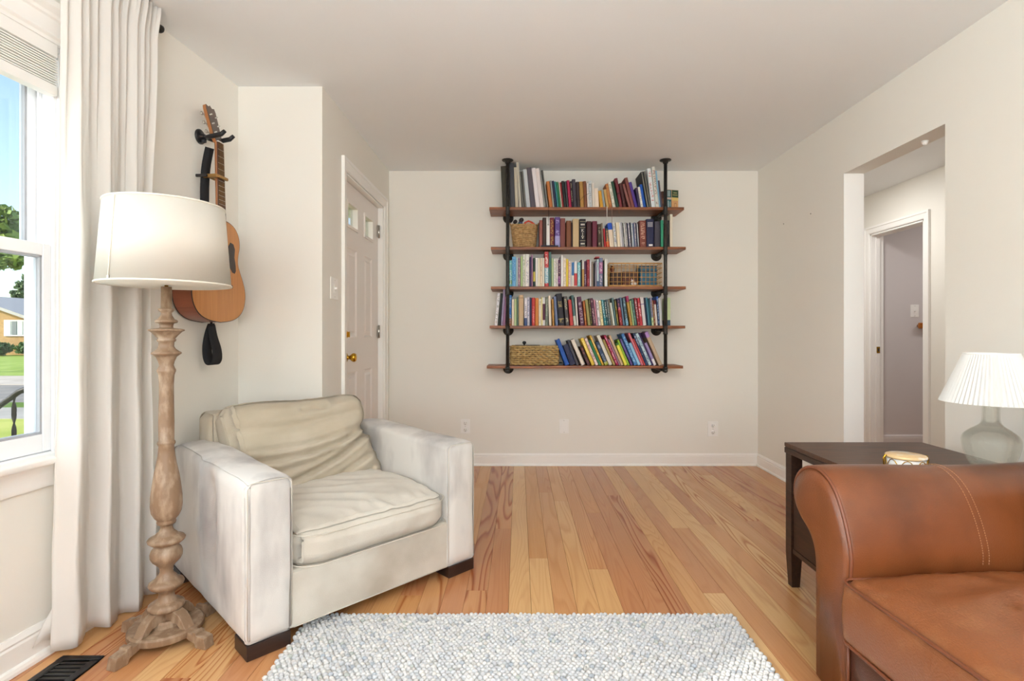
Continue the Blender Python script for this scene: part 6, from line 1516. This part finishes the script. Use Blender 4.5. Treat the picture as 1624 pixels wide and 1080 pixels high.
for (x, s_) in ((-33.4, .9), (-35.9, 1.0), (-31.0, .9)):
    shrub('hedge_bush', (x, 36.6, -.3), (1.0 * s_, .7, .42), 900, '5A7A3E', '3E5A30', 'low green bush at the foot of the brick house, %s' % {-33.4: 'middle one', -35.9: 'left one', -31.0: 'right one'}[x], cat='bush', lsz=.14, seed=int(-x), group='bushes by the brick house')
# tall clipped evergreen, unseen, added beside the house: it keeps the sun off window_1
sd = Vector((.7987, .6018)); 
shrub('added_shade_tree', (-1.64 - sd.x * 3.4, 1.42 - sd.y * 3.4, GZ), (1, 1, 2), 17000, '3E5A34', '2C4426', 'dense evergreen added out of view to shade the window', trunk=(.10, 2.5), cat='tree', lsz=.085, seed=21,
      crowns=[(0, 0, 1.6, .72, .72, 1.3), (0, 0, 3.0, .70, .70, 1.3), (0, 0, 4.4, .66, .66, 1.2)])
# stoop and wrought-iron stair rail
ST = MB(); ST.box(-2.75, -1.24, 3.0, 4.5, GZ, -.03)
for k in range(3): ST.box(-2.75 - .3 * (k + 1), -2.75 - .3 * k, 3.05, 4.45, GZ, -.03 - .15 * (k + 1))
ST.build('stoop', mat('concrete', 'B5B0A8', .95, var='A39E96', vs=4))['kind'] = 'structure'
RL = empty('stair_railing', (-2.80, 2.99, 0)); tag(RL, 'black wrought-iron stair handrail with a twisted baluster outside the window', 'railing')
def rail_z(x): return .765 + (x + 0.0) * .72
m_ = MB(); m_.tube([(.10, 0, rail_z(.05)), (.0, 0, rail_z(0)), (-.9, 0, rail_z(-.9))], .016, 8); m_.build('handrail', M['iron'], RL)
for x in (-.03, -.18, -.33, -.48, -.63, -.78):
    z1 = rail_z(x); z0 = max(-.62, -.10 + x * .72); v = []; f = []; NS = 40; hw_ = .011
    for k in range(NS + 1):
        t = k / NS; z = z0 + (z1 - z0) * t; a = math.sin(math.pi * t) * 0 + t * math.pi * 7
        wv = hw_
        for (sx_, sy_) in ((-1, -.35), (1, -.35), (1, .35), (-1, .35)):
            px_, py_ = sx_ * wv, sy_ * wv; v.append((x + px_ * math.cos(a) - py_ * math.sin(a), px_ * math.sin(a) + py_ * math.cos(a), z))
    for k in range(NS):
        for q in range(4): f.append((4 * k + q, 4 * k + (q + 1) % 4, 4 * k + 4 + (q + 1) % 4, 4 * k + 4 + q))
    m_ = MB(); m_.add(v, f, True); m_.build('baluster', M['iron'], RL)
    if x < -.2 and x > -.5: pass
